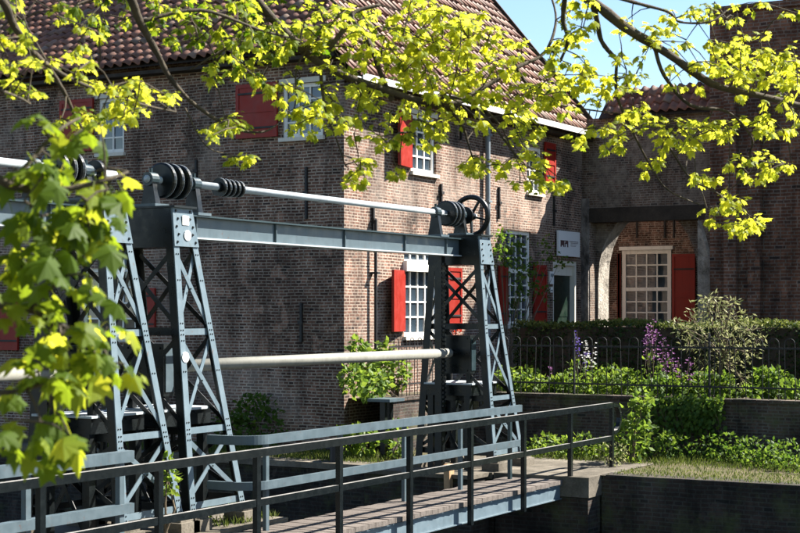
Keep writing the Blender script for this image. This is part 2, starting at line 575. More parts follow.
g = MB()                                                   # brick quay walls of the canal
g.box(22.25, 22.65, -60, 9.28, -3, 0.01)
g.box(QX + 0.02, 22.73, 9.31, 10.88, -3, -0.302)
g.box(QX + 0.02, 22.3, 10.9, 60, -3, -0.10)
g.box(3.1, 3.5, -60, 60, -3, -0.02)
tag(g.build('quay_wall', M['brick_quay'], uv=True), kind='structure')
g = MB()
g.box(QX - 0.02, 22.75, 9.28, 10.88, -0.30, 0.004)       # abutment cap under the end of the bridge
g.box(QX - 0.03, 22.25, 10.9, 34, -0.098, 0.002)
tag(g.build('quay_coping', M['concrete']), kind='structure')
sheet('quay_paving', 22.2, 24.3, 9.2, 12.6, 0.006, M['concrete'])

# pier between the two sluice openings
g = MB()
g.box(12.55, 15.75, 10.55, 13.2, -3, -0.10)
pier = g.build('pier', M['brick_quay'], uv=True)
tag(pier, kind='structure')
g = MB()
g.box(12.50, 15.80, 10.70, 13.25, -0.098, -0.005)
g.build('pier_cap', M['concrete'], pier)
g = MB()
g.box(21.2, QX + 0.01, 10.98, 12.9, -3, -0.06)
p2 = g.build('tower_footing', M['brick_quay'], uv=True)
tag(p2, kind='structure')
g = MB(); g.box(21.15, QX - 0.02, 10.95, 12.93, -0.058, 0.004); g.build('footing_cap', M['concrete'], p2)

# ------------------------------------------------------------------ brick house
class Plane:
    """vertical wall plane; a runs along the wall, o is the distance out of it"""
    def __init__(self, kind, c): self.kind = kind; self.c = c
    def pt(self, a, z, o=0.0):
        return Vector((self.c - o, a, z)) if self.kind == 'x' else Vector((a, self.c - o, z))
    def px(self, px, py):
        p = on_x(px, py, self.c) if self.kind == 'x' else on_y(px, py, self.c)
        return (p.y if self.kind == 'x' else p.x), p.z
    def box(self, g, a0, a1, z0, z1, o0, o1):
        if self.kind == 'x': g.box(self.c - o1, self.c - o0, a0, a1, z0, z1)
        else: g.box(a0, a1, self.c - o1, self.c - o0, z0, z1)
    def wall(self, g, a0, a1, z0, z1, holes, depth=0.16, thick=0.35):
        A = sorted(set([a0, a1] + [v for h in holes for v in h[:2]]))
        Z = sorted(set([z0, z1] + [v for h in holes for v in h[2:4]]))
        flip = self.kind == 'x'
        def quad(p):
            g.add(p, [(3, 2, 1, 0) if flip else (0, 1, 2, 3)])
        for i in range(len(A) - 1):
            for j in range(len(Z) - 1):
                am = (A[i] + A[i + 1]) / 2; zm = (Z[j] + Z[j + 1]) / 2
                if any(h[0] < am < h[1] and h[2] < zm < h[3] for h in holes): continue
                quad([self.pt(A[i], Z[j]), self.pt(A[i + 1], Z[j]), self.pt(A[i + 1], Z[j + 1]), self.pt(A[i], Z[j + 1])])
        for h in holes:
            b0, b1, y0, y1 = h[:4]
            d = -thick
            quad([self.pt(b0, y0), self.pt(b0, y1), self.pt(b0, y1, d), self.pt(b0, y0, d)][::-1])
            quad([self.pt(b1, y0), self.pt(b1, y1), self.pt(b1, y1, d), self.pt(b1, y0, d)])
            quad([self.pt(b0, y1), self.pt(b1, y1), self.pt(b1, y1, d), self.pt(b0, y1, d)][::-1])
            quad([self.pt(b0, y0), self.pt(b1, y0), self.pt(b1, y0, d), self.pt(b0, y0, d)])


PL = Plane('x', HX)
PF = Plane('y', HY)
PANE = {}
ORD = ['first', 'second', 'third', 'fourth', 'fifth', 'sixth', 'seventh', 'eighth', 'ninth', 'tenth', 'eleventh', 'twelfth', 'thirteenth', 'fourteenth', 'fifteenth', 'sixteenth', 'seventeenth', 'last']


def rect(P, x0, x1, y0, y1):
    """pixel rectangle -> (a0, a1, z0, z1) on the wall"""
    ym = (y0 + y1) / 2
    aA = P.px(x0, ym)[0]; aB = P.px(x1, ym)[0]
    xm = (x0 + x1) / 2
    zt = P.px(xm, y0)[1]; zb = P.px(xm, y1)[1]
    return (min(aA, aB), max(aA, aB), zb, zt)


def window(P, parent, r, cols, rows, transom=None, depth=0.05, curtain=True, sill=True, frame=0.075, ledge=None, blind=0.0):
    a0, a1, z0, z1 = r
    g = MB()
    o0, o1 = -depth - 0.09, -depth
    P.box(g, a0, a0 + frame, z0, z1, o0, o1)
    P.box(g, a1 - frame, a1, z0, z1, o0, o1)
    P.box(g, a0 + frame, a1 - frame, z1 - frame, z1, o0, o1)
    P.box(g, a0 + frame, a1 - frame, z0, z0 + frame, o0, o1)
    w = g.build('window', M['white'], parent)
    ia0, ia1, iz0, iz1 = a0 + frame, a1 - frame, z0 + frame, z1 - frame
    g = MB()
    cw = (ia1 - ia0) / cols
    segs = []
    if transom:
        zt = iz0 + (iz1 - iz0) * transom
        P.box(g, ia0, ia1, zt - 0.045, zt + 0.045, o0 + 0.02, o1 - 0.006)
        segs = [(iz0, zt - 0.045, rows[0]), (zt + 0.045, iz1, rows[1])]
    else:
        segs = [(iz0, iz1, rows)]
    bw = 0.016
    for (s0, s1, n) in segs:
        for k in range(1, cols):
            P.box(g, ia0 + k * cw - bw, ia0 + k * cw + bw, s0, s1, o0 + 0.03, o1 - 0.018)
        for k in range(1, n):
            zz = s0 + (s1 - s0) * k / n
            P.box(g, ia0, ia1, zz - bw, zz + bw, o0 + 0.032, o1 - 0.021)
    g.build('glazing_bars', M['white'], w)
    for (s0, s1, n) in segs:
        ph = (s1 - s0) / n
        key = (P.kind, round(cw, 3), round(ph, 3))
        if key not in PANE:
            gg = MB()
            hx, hz = cw / 2 - 0.004, ph / 2 - 0.004
            if P.kind == 'x': gg.box(-0.003, 0.003, -hx, hx, -hz, hz)
            else: gg.box(-hx, hx, -0.003, 0.003, -hz, hz)
            ob = gg.build('pane', M['glass'])
            PANE[key] = ob.data
            bpy.data.objects.remove(ob)
        for i in range(cols):
            for j in range(n):
                c = P.pt(ia0 + (i + .5) * cw, s0 + (j + .5) * ph, o0 + 0.045)
                # old glass: every pane sits a little differently
                rot = Matrix.Rotation(random.uniform(-.02, .02), 4, 'Z') @ Matrix.Rotation(random.uniform(-.02, .02), 4, 'Y' if P.kind == 'x' else 'X')
                piece('pane', PANE[key], w, Matrix.Translation(c) @ rot)
    if sill:
        g = MB(); P.box(g, a0 - 0.04, a1 + 0.04, z0 - 0.07, z0 - 0.002, -0.12, 0.07)
        g.build('sill', M['offwhite'], w)
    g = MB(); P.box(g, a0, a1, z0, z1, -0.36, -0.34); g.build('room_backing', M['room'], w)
    return w


def shutter(P, parent, a0, a1, z0, z1, o=0.03, mat='red'):
    g = MB()
    P.box(g, a0, a1, z0, z1, o, o + 0.035)
    f = 0.07
    for (b0, b1, y0, y1) in ((a0, a0 + f, z0, z1), (a1 - f, a1, z0, z1), (a0 + f, a1 - f, z1 - f, z1), (a0 + f, a1 - f, z0, z0 + f),
                             (a0 + f, a1 - f, (z0 + z1) / 2 - f / 2, (z0 + z1) / 2 + f / 2)):
        P.box(g, b0, b1, y0, y1, o + 0.035, o + 0.05)
    s = g.build('shutter', M[mat], parent)
    for zz in (z0 + 0.18 * (z1 - z0), z0 + 0.82 * (z1 - z0)):
        g = MB()
        P.box(g, a0 + 0.02, a1 - 0.05, zz - 0.018, zz + 0.018, o + 0.051, o + 0.058)
        g.build('hinge_strap', M['iron'], s)
    return s


house = thing('brick_house', 'long brick house with red shutters and a clay tiled roof behind the sluice', 'house', (HX, HY, 0))
zw1 = 6.98
wins_L = [rect(PL, 282, 323, 83, 137), rect(PL, 98, 124, 98, 153), rect(PL, 82, 136, 268, 338), rect(PL, -42, -14, 280, 350)]
wins_F = [rect(PF, 411, 436, 116, 173), rect(PF, 527, 542, 147, 193), rect(PF, 404, 437, 250, 336), rect(PF, 506, 531, 231, 325)]
door_r = rect(PF, 553, 577, 261, 330)
door_r = (door_r[0], door_r[1], TZ - 0.02, door_r[3])
g = MB(); PL.wall(g, HY, HY + 17, -0.3, 7.42, wins_L)
g.build('side_wall', M['brick'], house, uv=True)
g = MB(); PF.wall(g, HX, HX1 + 0.36, -0.3, zw1, wins_F + [door_r])
g.build('front_wall', M['brick'], house, uv=True)
g = MB(); g.box(HX1 + 0.05, HX1 + 0.35, HY + 0.4, HY + 17, -0.3, zw1); g.box(HX + 0.01, HX1 + 0.05, HY + 16.7, HY + 17.01, -0.3, zw1)
g.build('rear_wall', M['brick'], house, uv=True)

window(PL, house, wins_L[0], 3, 4, sill=True)
window(PL, house, wins_L[1], 2, 4)
window(PL, house, wins_L[2], 4, 4)
window(PL, house, wins_L[3], 3, 4)
window(PF, house, wins_F[0], 3, 4)
window(PF, house, wins_F[1], 3, 4)
window(PF, house, wins_F[2], 4, (4, 2), transom=0.80)
window(PF, house, wins_F[3], 4, (4, 3), transom=0.58)
# roller box over the first ground-floor window
r = wins_F[2]
g = MB(); zt = r[2] + (r[3] - r[2]) * 0.80
PF.box(g, r[0] - 0.04, r[1] + 0.04, zt - 0.09, zt + 0.10, -0.045, 0.09)
g.build('blind_box', M['white'], house)
# lintel boards over the windows (soldier courses)
for P_, rr in [(PL, wins_L[0]), (PL, wins_L[1]), (PF, wins_F[0])]:
    g = MB()
    P_.box(g, rr[0] - 0.06, rr[1] + 0.06, rr[3] + 0.003, rr[3] + 0.10, -0.1, 0.012)
    g.build('lintel_board', M['offwhite'], house)

# shutters on the side wall
def shut_px(P, x0, x1, y0, y1, **k):
    r = rect(P, x0, x1, y0, y1)
    shutter(P, house, r[0], r[1], r[2], r[3], **k)
shut_px(PL, 238, 279, 84, 138)
shut_px(PL, 62, 95, 100, 152)
shut_px(PL, 139, 157, 288, 332)
shut_px(PL, -12, 20, 298, 350)
# shutters on the front
shut_px(PF, 445, 459, 268, 326)
shut_px(PF, 497, 505, 266, 324)
shut_px(PF, 532, 544, 265, 322)
shut_px(PF, 543, 553, 143, 184)


def swung(P, parent, a, z0, z1, w, ang):
    """a shutter standing open at an angle from its hinge at a"""
    g = MB()
    d = Vector((cos(ang), -sin(ang), 0)) * w
    n = Vector((d.y, -d.x, 0)).normalized() * 0.025
    p = P.pt(a, 0, 0.02)
    q = p + d
    pts = []
    for z in (z0, z1):
        pts += [Vector((p.x + n.x, p.y + n.y, z)), Vector((q.x + n.x, q.y + n.y, z)), Vector((q.x - n.x, q.y - n.y, z)), Vector((p.x - n.x, p.y - n.y, z))]
    g.hexa(pts)
    g.build('shutter', M['red'], parent)


r = wins_F[2]; swung(PF, house, r[0] - 0.02, r[2] + 0.1, zt - 0.08, 0.74, RAD(167))
r = wins_F[0]; swung(PF, house, r[0] - 0.02, r[2] + 0.05, r[3] - 0.05, 0.76, RAD(168))

# door with pale frame
a0, a1, z0, z1 = door_r
g = MB(); PF.box(g, a0 + 0.09, a1 - 0.09, z0, z1 - 0.34, -0.20, -0.15)
dr = g.build('door', M['green'], house)
for zz in (0.22, 0.62):
    g = MB()
    PF.box(g, a0 + 0.2, a1 - 0.2, z0 + zz * (z1 - z0) - 0.25, z0 + zz * (z1 - z0) + 0.12, -0.149, -0.14)
    g.build('door_panel', M['green'], dr)
g = MB(); g.cyl(PF.pt(a0 + 0.2, z0 + 1.0, -0.15), PF.pt(a0 + 0.2, z0 + 1.0, -0.09), 0.03, 10)
g.build('door_knob', M['galv'], dr)
g = MB(); PF.box(g, a0 + 0.32, a0 + 0.62, z0 + 0.86, z0 + 0.93, -0.149, -0.138)
g.build('letter_flap', M['galv'], dr)
g = MB()
PF.box(g, a0, a0 + 0.085, z0, z1, -0.2, -0.02); PF.box(g, a1 - 0.085, a1, z0, z1, -0.2, -0.02)
PF.box(g, a0 + 0.086, a1 - 0.086, z1 - 0.10, z1, -0.2, -0.022); PF.box(g, a0 + 0.086, a1 - 0.086, z1 - 0.335, z1 - 0.102, -0.2, -0.1)
g.build('door_frame', M['offwhite'], house)
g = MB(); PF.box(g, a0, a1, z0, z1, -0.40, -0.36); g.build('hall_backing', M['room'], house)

# iron wall ties
for (P_, x, y0, y1) in [(PL, 197, 160, 182), (PL, 307, 167, 219), (PL, 302, 303, 342), (PL, 60, 168, 205), (PF, 440, 184, 202), (PF, 498, 187, 219),
                        (PF, 553, 196, 226), (PF, 372, 205, 235), (PF, 460, 120, 140)]:
    a, zt_ = P_.px(x, y0); _, zb_ = P_.px(x, y1)
    g = MB(); P_.box(g, a - 0.022, a + 0.022, zb_, zt_, 0.004, 0.05)
    P_.box(g, a - 0.05, a + 0.05, (zb_ + zt_) / 2 - 0.03, (zb_ + zt_) / 2 + 0.03, 0.05, 0.075)
    g.build('wall_tie', M['iron'], house)

# downpipes on the front
for x, rr in ((484, 0.055), (371.5, 0.03)):
    a, _ = PF.px(x, 300)
    g = MB(); g.cyl(PF.pt(a, TZ - 0.1, 0.09), PF.pt(a, 6.95 if rr > 0.04 else 4.2, 0.09), rr, 10)
    for zz in (1.6, 3.2, 4.8, 6.2):
        if zz < (6.9 if rr > 0.04 else 4.2): PF.box(g, a - rr - 0.02, a + rr + 0.02, zz, zz + 0.04, 0.0, 0.16)
    g.build('downpipe', M['zinc'] if rr > 0.04 else M['iron'], house, smooth=False)

# ---- roof: hip slope over the side wall, main slope over the front
EZL, EZF = 7.26, 6.74                            # the side eaves sit higher than the front eaves
EZ = EZF
OV = 0.32
PLt, PFt = tan(RAD(35)), tan(RAD(50))
DZ = EZL - EZF
ex, ey = HX - OV, HY - OV
RX1 = HX1 + 0.35
RUN = 7.0                                        # plan depth of the front slope to the ridge
hipx = (RUN * PFt - DZ) / PLt                            # x run where side slope reaches ridge height
ridge = EZ + RUN * PFt
g = MB()
A = (ex, ey, EZ); B_ = (RX1, ey, EZ); C_ = (RX1, ey + RUN, ridge); D_ = (ex + hipx, ey + RUN, ridge)
E_ = (ex + hipx, ey + 12.5, ridge); F_ = (ex, ey + 19.5, EZL); K_ = (ex, ey + DZ / PFt, EZL); G_ = (RX1, ey + 12.5, ridge); H_ = (RX1, ey + 19.5, EZ)
if hipx > RX1 - ex - 0.1: raise SystemExit('hip')
off = -0.06
def zz_(p): return (p[0], p[1], p[2] + off)
g.add([zz_(p) for p in (A, B_, C_, D_, E_, F_, G_, H_, K_)], [(0, 1, 2, 3, 8), (8, 3, 4, 5), (3, 2, 6, 4), (4, 6, 7, 5), (1, 7, 6, 2)])
# eaves boards
g.box(ex + 0.03, HX - 0.003, ey + 0.35, HY + 18, EZL - 0.20, EZL - 0.13)
g.box(HX - 0.003, RX1 - 0.02, ey + 0.03, HY - 0.003, EZ - 0.20, EZ - 0.13)
roof = g.build('roof', M['timber_dark'], house)

TW, TE, TL = 0.225, 0.315, 0.37


def tile_mesh():
    vs_, fs = [], []
    n = 6
    for j, (s, lift) in enumerate(((0.0, 0.056), (TL, 0.012))):
        for i in range(n + 1):
            u = i / n
            z = 0.040 * sin(2 * pi * (u * 1.0 + 0.05)) + lift
            vs_.append((u * (TW + 0.012), s, z))
    for i in range(n + 1):                       # lower lip
        u = i / n
        z = 0.040 * sin(2 * pi * (u * 1.0 + 0.05)) + 0.056 - 0.026
        vs_.append((u * (TW + 0.012), 0.004, z))
    for i in range(n):
        fs.append((i, i + 1, n + 1 + i + 1, n + 1 + i))
        fs.append((2 * (n + 1) + i, 2 * (n + 1) + i + 1, i + 1, i))
    return vs_, fs


tv, tf = tile_mesh()
tme = bpy.data.meshes.new('tile'); tme.from_pydata(tv, [], tf); tme.materials.append(M['tile'])
tme.polygons.foreach_set('use_smooth', [True] * len(tme.polygons))
tiles = []


def vis(p, mrg=15):
    d = p.dot(FW)
    if d < 1: return None
    px = 400 + FPX * p.dot(RT) / d
    py = HOR - FPX * (p.z - ZC) / d
    return (px, py, d) if -mrg < px < 800 + mrg and -mrg < py < 533 + mrg else None


def slope(origin, along, upd, tanp, rows, length, hip):
    up3 = (upd + Vector((0, 0, tanp))).normalized()
    nrm = along.cross(up3)
    if nrm.z < 0: nrm = -nrm
    for r_ in range(rows):
        run = r_ * TE / sqrt(1 + tanp * tanp)
        n = int(length / TW)
        for k in range(n):
            a = k * TW
            if a < hip(run) - 0.05: continue
            p = origin + along * a + upd * run + Vector((0, 0, run * tanp)) + nrm * (random.uniform(-0.006, 0.012) + .012 * sin(k * .21 + r_ * .4))
            x = along.copy()
            if along.cross(up3).dot(nrm) < 0:
                x = -along; p = p + along * TW
            R = Matrix((x, up3, nrm)).transposed().to_4x4()
            R = R @ Matrix.Rotation(random.gauss(0, 0.022), 4, 'Z')
            tiles.append(Matrix.Translation(p) @ R)


slope(Vector((ex, ey, EZL)), Vector((0, 1, 0)), Vector((1, 0, 0)), PLt, 16, 11.0, lambda run: (DZ + run * PLt) / PFt)
slope(Vector((ex, ey, EZ)), Vector((1, 0, 0)), Vector((0, 1, 0)), PFt, 18, RX1 - ex, lambda run: max(0, (run * PFt - DZ) / PLt))
def tkey(Mx):
    v = vis(Mx.translation.copy() - Vector((0, 0, 0)), 8)
    return v[2] if v else 1e6
tiles.sort(key=tkey)
for Mx in tiles[:300]:
    piece('tile', tme, roof, Mx)
g = MB(); g.var = []
for Mx in tiles[300:]:
    g.add([Mx @ Vector(p) for p in tv], tf)
    g.var.extend([random.random()] * len(tv))
g.build('tiles', M['tile'], roof, smooth=True, kind='stuff')
# hip and verge caps
g = MB(); g.var = []
def caps(a, b, n):
    a = Vector(a); b = Vector(b)
    t = (b - a).normalized()
    for k in range(n):
        p = a + (b - a) * (k / n); q = a + (b - a) * ((k + 1.12) / n)
        c0 = len(g.v)
        g.tube([p + Vector((0, 0, .01)), q + Vector((0, 0, -.01))], [0.12, 0.10], 10)
        g.var.extend([random.random()] * (len(g.v) - c0))
caps((ex, ey + DZ / PFt, EZL + 0.02), (D_[0], D_[1], ridge + .02), 30)
caps((D_[0], D_[1], ridge + .03), (C_[0], C_[1], ridge + .03), 12)
g.build('hip_tiles', M['tile'], roof, smooth=True)
g = MB()
g.bar((RX1 + 0.04, ey, EZ - 0.03), (RX1 + 0.04, ey + RUN, ridge - 0.03), 0.05, 0.26, up=(0, 0, 1))
g.build('verge_board', M['timber_dark'], roof)
# gable wall under the right verge
g = MB()
g.add([(RX1 - 0.12, HY, zw1 - 0.3), (RX1 - 0.12, ey + RUN * 2, zw1 - 0.3), (RX1 - 0.12, ey + RUN, ridge - 0.15)], [(0, 1, 2)])
g.build('gable', M['brick'], house, uv=True)
# gutter on the front
g = MB()
n = 8
pts0 = []
for k in range(n + 1):
    a = pi + pi * k / n
    pts0.append((cos(a) * 0.075, sin(a) * 0.075))
gx0, gx1 = ex + 0.2, RX1 + 0.05
cy, cz = ey - 0.07, EZ - 0.03
vv = []
for (yy, zz) in pts0: vv.append((gx0, cy + yy, cz + zz))
for (yy, zz) in pts0: vv.append((gx1, cy + yy, cz + zz))
g.add(vv, [(i, i + 1, n + 2 + i, n + 1 + i) for i in range(n)])
g.box(gx0, gx1, ey - 0.16, ey - 0.146, EZ - 0.12, EZ + 0.0)
g.build('gutter', M['white'], house)
# chimney on the side slope, out of frame above: it throws the long shadow on the tiles
g = MB(); g.box(28.4, 29.3, 19.3, 20.2, 10.0, 13.4); g.box(28.32, 29.38, 19.22, 20.28, 13.402, 13.55)
g.build('chimney', M['brick'], house, uv=True)

# sign and intercom on the front wall
r = rect(PF, 554.3, 576, 231.5, 256.5)
g = MB(); PF.box(g, r[0], r[1], r[2], r[3], 0.06, 0.10)
sg = g.build('sign_panel', M['sign_white'])
tag(sg, 'square white sign with a dark emblem above the green door', 'sign')
g = MB(); w_ = r[1] - r[0]; h_ = r[3] - r[2]
for (u0, u1, v0, v1) in [(0.10, 0.15, 0.36, 0.60), (0.15, 0.22, 0.42, 0.62), (0.22, 0.27, 0.36, 0.60), (0.29, 0.33, 0.36, 0.54), (0.33, 0.40, 0.48, 0.62),
                         (0.40, 0.45, 0.36, 0.60), (0.10, 0.45, 0.585, 0.62), (0.50, 0.92, 0.585, 0.61), (0.56, 0.92, 0.53, 0.55), (0.56, 0.84, 0.47, 0.487),
                         (0.56, 0.80, 0.41, 0.427)]:
    PF.box(g, r[0] + u0 * w_, r[0] + u1 * w_, r[2] + v0 * h_, r[2] + v1 * h_, 0.1005, 0.103 + 0.001 * (u0 > .3))
g.build('emblem', M['sign_dark'], sg)
r = rect(PF, 548.5, 552.3, 271.5, 284)
g = MB(); PF.box(g, r[0], r[1], r[2], r[3], 0.003, 0.04)
ic = g.build('notice_box', M['sign_white']); tag(ic, 'small white notice box on the brick beside the green door', 'notice')
g = MB(); PF.box(g, r[0] + .03, r[1] - .03, r[3] - .12, r[3] - .05, 0.0402, 0.043); g.build('print', M['zinc'], ic)
r = rect(PF, 549.2, 551.5, 287, 292.5)
g = MB(); PF.box(g, r[0], r[1], r[2], r[3], 0.003, 0.035)
ic = g.build('door_intercom', M['sign_white']); tag(ic, 'tiny pale intercom below the notice box beside the door', 'intercom')
g = MB(); PF.box(g, r[0] + .015, r[1] - .015, r[2] + .03, r[2] + .06, 0.0352, 0.038); g.build('button', M['zinc'], ic)

# ------------------------------------------------------------------ gate passage wall
PG = Plane('x', HX1)
gate = thing('gate_wall', 'old plastered brick gate wall with an arched passage right of the house', 'gate', (HX1, 12.5, 0))
oy0, oy1, oz = 11.98, 14.66, 2.47 - 0.34 + ZC
g = MB()
g.box(HX1, HX1 + 0.36, oy1, HY - 0.004, -0.3, 7.1)
g.box(HX1, HX1 + 0.36, 8.6, oy0, -0.3, 7.1)
g.box(HX1, HX1 + 0.36, oy0, oy1, oz + 0.34, 7.1)
g.build('wall', M['brick_gate'], gate, uv=True)
g = MB(); g.box(HX1 - 0.02, HX1 + 0.34, oy0 - 0.15, oy1 + 0.12, oz + 0.002, oz + 0.335)
g.build('lintel_beam', M['timber_dark'], gate)
# arch slab behind the square recess
ay0, ay1, sz, az = 12.12, 14.60, 3.25, 4.95
ax0, ax1 = HX1 + 0.362, HX1 + 1.0
arc = []
nA = 14
mid = (ay0 + ay1) / 2
half = (ay1 - ay0) / 2
for k in range(nA + 1):                       # pointed arch from left (high y) to right
    t = k / nA
    if t <= 0.5:
        u = t * 2; yy = ay1 - half * (1 - cos(u * pi / 2)); zz = sz + (az - sz) * sin(u * pi / 2) ** 0.9
    else:
        u = (1 - t) * 2; yy = ay0 + half * (1 - cos(u * pi / 2)); zz = sz + (az - sz) * sin(u * pi / 2) ** 0.9
    arc.append((yy, zz))
prof = [(ay1, 0.9)] + arc + [(ay0, 0.9)]
g = MB()
oyA, oyB, ozT = oy1 + 0.21, oy0 - 0.4, 6.9
outer = [(oyA, 0.9)] + [(oyA if k < nA * 0.3 else (oyB if k > nA * 0.7 else oyA + (oyB - oyA) * (k / nA - .3) / .4), ozT if nA * 0.3 <= k <= nA * 0.7 else (sz + (ozT - sz) * (k / (nA * .3) if k < nA * .3 else (nA - k) / (nA * .3)))) for k in range(nA + 1)] + [(oyB, 0.9)]
for xx, fl in ((ax0, False), (ax1, True)):
    b0 = len(g.v)
    for p in prof: g.v.append((xx, p[0], p[1]))
    for p in outer: g.v.append((xx, p[0], p[1]))
    L = len(prof)
    for i in range(L - 1):
        f = (b0 + i, b0 + i + 1, b0 + L + i + 1, b0 + L + i)
        g.f.append(f if not fl else f[::-1])
g.build('arch_wall', M['brick_gate'], gate, uv=True)
g = MB(); b0 = 0; L = len(prof)
for p in prof: g.v.append((ax0 - 0.002, p[0], p[1]))
for p in prof: g.v.append((ax1 + 0.002, p[0], p[1]))
for i in range(L - 1): g.f.append((i, L + i, L + i + 1, i + 1))
g.build('arch_reveal', M['plaster'], gate, smooth=False)
# plaster fillet bulging right of the opening
g = MB()
pts = [(oy0 + 0.0, 4.6), (oy0 - 0.14, 4.2), (oy0 - 0.30, 3.6), (oy0 - 0.58, 2.8), (oy0 - 0.86, 2.0), (oy0 - 1.0, 0.9)]
for (yy, zz) in pts: g.v += [(HX1 - 0.05, oy0, zz), (HX1 - 0.05, yy, zz), (HX1 - 0.004, yy - 0.06, zz)]
for i in range(len(pts) - 1):
    a = i * 3
    g.f += [(a, a + 3, a + 4, a + 1), (a + 1, a + 4, a + 5, a + 2)]
g.build('plaster_patch', M['plaster'], gate)
# stone pilaster next to the house
g = MB(); g.box(HX1 - 0.06, HX1 - 0.002, oy1 + 0.02, HY - 0.006, 0.8, 5.2)
g.build('jamb_strip', M['plaster_grey'], gate)
# little tiled roof on the wall
g = MB()
RZ = 7.12
tanr = tan(RAD(44))
g.add([(HX1 - 0.18, 11.5, RZ - 0.06), (HX1 - 0.18, HY - 0.5, RZ - 0.06), (HX1 + 0.46, HY - 0.5, RZ - 0.06 + 0.64 * tanr), (HX1 + 0.46, 11.5, RZ - 0.06 + 0.64 * tanr),
       (HX1 + 1.4, HY - 0.5, RZ - 0.06), (HX1 + 1.4, 11.5, RZ - 0.06)], [(0, 3, 2, 1), (3, 5, 4, 2), (1, 2, 4), (0, 5, 3)])
tr = g.build('tiled_roof', M['timber_dark'], gate)
tiles = []
slope(Vector((HX1 - 0.2, 11.5, RZ)), Vector((0, 1, 0)), Vector((1, 0, 0)), tanr, 3, HY - 0.45 - 11.5, lambda run: 0)
for Mx in tiles: piece('tile', tme, tr, Mx)

# ------------------------------------------------------------------ gate tower
tower = thing('gate_tower', 'dark brick gate tower filling the right edge behind the shrub', 'tower', (HX1, 10, 0))
g = MB()
g.box(HX1 - 0.25, HX1 + 3.0, 8.9, 11.62, -0.3, 9.25)
g.build('stair_turret', M['brick_tower'], tower, uv=True)
g = MB()
n = 10
R_ = 2.3
cx_, cy_ = HX1 + 1.5, 8.15
ps = [(cx_ + R_ * cos(2 * pi * (k + .5) / n), cy_ + R_ * sin(2 * pi * (k + .5) / n)) for k in range(n)]
for k in range(n):
    a = ps[k]; b_ = ps[(k + 1) % n]
    g.add([(a[0], a[1], -0.3), (b_[0], b_[1], -0.3), (b_[0], b_[1], 10.0), (a[0], a[1], 10.0)], [(0, 1, 2, 3)])
g.add([(p[0], p[1], 10.0) for p in ps], [tuple(range(n))])
g.build('round_turret', M['brick_tower'], tower, uv=True)
g = MB()
for k in range(2):
    y_ = 11.1 - k * 0.55
    g.box(HX1 - 0.42, HX1 - 0.252, y_ - 0.14, y_ + 0.14, 0.5, 8.2)
g.build('buttress', M['brick_tower'], tower, uv=True)
g = MB(); g.box(HX1 - 0.32, HX1 + 3.05, 9.0, 11.7, 9.252, 9.4); g.build('cornice', M['brick_tower'], tower, uv=True)

# ------------------------------------------------------------------ house seen through the arch
BX = 37.6
PB = Plane('x', BX)
back = thing('courtyard_house', 'low brick house with a tall white window seen through the archway', 'house', (BX, 12, 0))
wr = rect(PB, 622.5, 671.5, 250, 338)
g = MB(); PB.wall(g, 8.0, 17.5, 0, 4.9, [wr])
g.build('wall', M['brick'], back, uv=True)
g = MB(); g.box(BX + .02, BX + 0.4, 8.0, 17.5, 4.902, 4.96); g.build('coping', M['concrete'], back)
window(PB, back, wr, 4, (4, 3), transom=0.56, depth=-0.03, frame=0.1)
g = MB(); PB.box(g, wr[0] - 0.06, wr[1] + 0.06, wr[3] + 0.002, wr[3] + 0.09, -0.05, 0.09); g.build('window_head', M['white'], back)
r = rect(PB, 673, 696, 254, 338); shutter(PB, back, r[0], r[1], r[2], r[3])
r = rect(PB, 618.5, 621.3, 254, 338); shutter(PB, back, r[0], r[1], r[2], r[3])
for x in (637, 665, 674):
    a, zt_ = PB.px(x, 219); _, zb_ = PB.px(x, 238)
    g = MB(); PB.box(g, a - .02, a + .02, zb_, zt_, .004, .04); g.build('wall_tie', M['iron'], back)
sheet('courtyard', HX1 + 0.0, BX, 8, 17.5, 0.93, M['concrete'])

# ------------------------------------------------------------------ garden terrace, retaining wall
g = MB()
g.add([(TX, -40, TZ), (HX1 + 0.3, -40, TZ), (HX1 + 0.3, HY, TZ), (23.9, HY, TZ), (23.9, 14.1, TZ), (TX, 14.1, TZ)], [(0, 1, 2, 3, 4, 5)])
tag(g.build('garden_bed', M['soil']), kind='structure')
rw = MB()
rw.box(TX - 0.26, TX + 0.0, -40, 13.85, -0.2, TZ + 0.0)
rw.box(23.77, TX + 0.0, 13.86, 14.12, -0.2, TZ - 0.03)
rwo = rw.build('retaining_wall', M['brick_garden'], uv=True)
tag(rwo, 'low mossy brick retaining wall carrying the iron garden fence', 'wall')
g = MB()
y = 14.1
while y > 4:
    L_ = 0.21
    g.box(TX - 0.29, TX + 0.03, y - L_ + 0.008, y, TZ + 0.002, TZ + 0.055 + random.uniform(-.004, .004))
    y -= L_
x = 23.8
while x < TX - 0.3:
    g.box(x, x + 0.2, 13.83, 14.15, TZ - 0.028, TZ + 0.03 + random.uniform(-.004, .004)); x += 0.21
g.build('brick_coping', M['brick_garden'], rwo, uv=True)

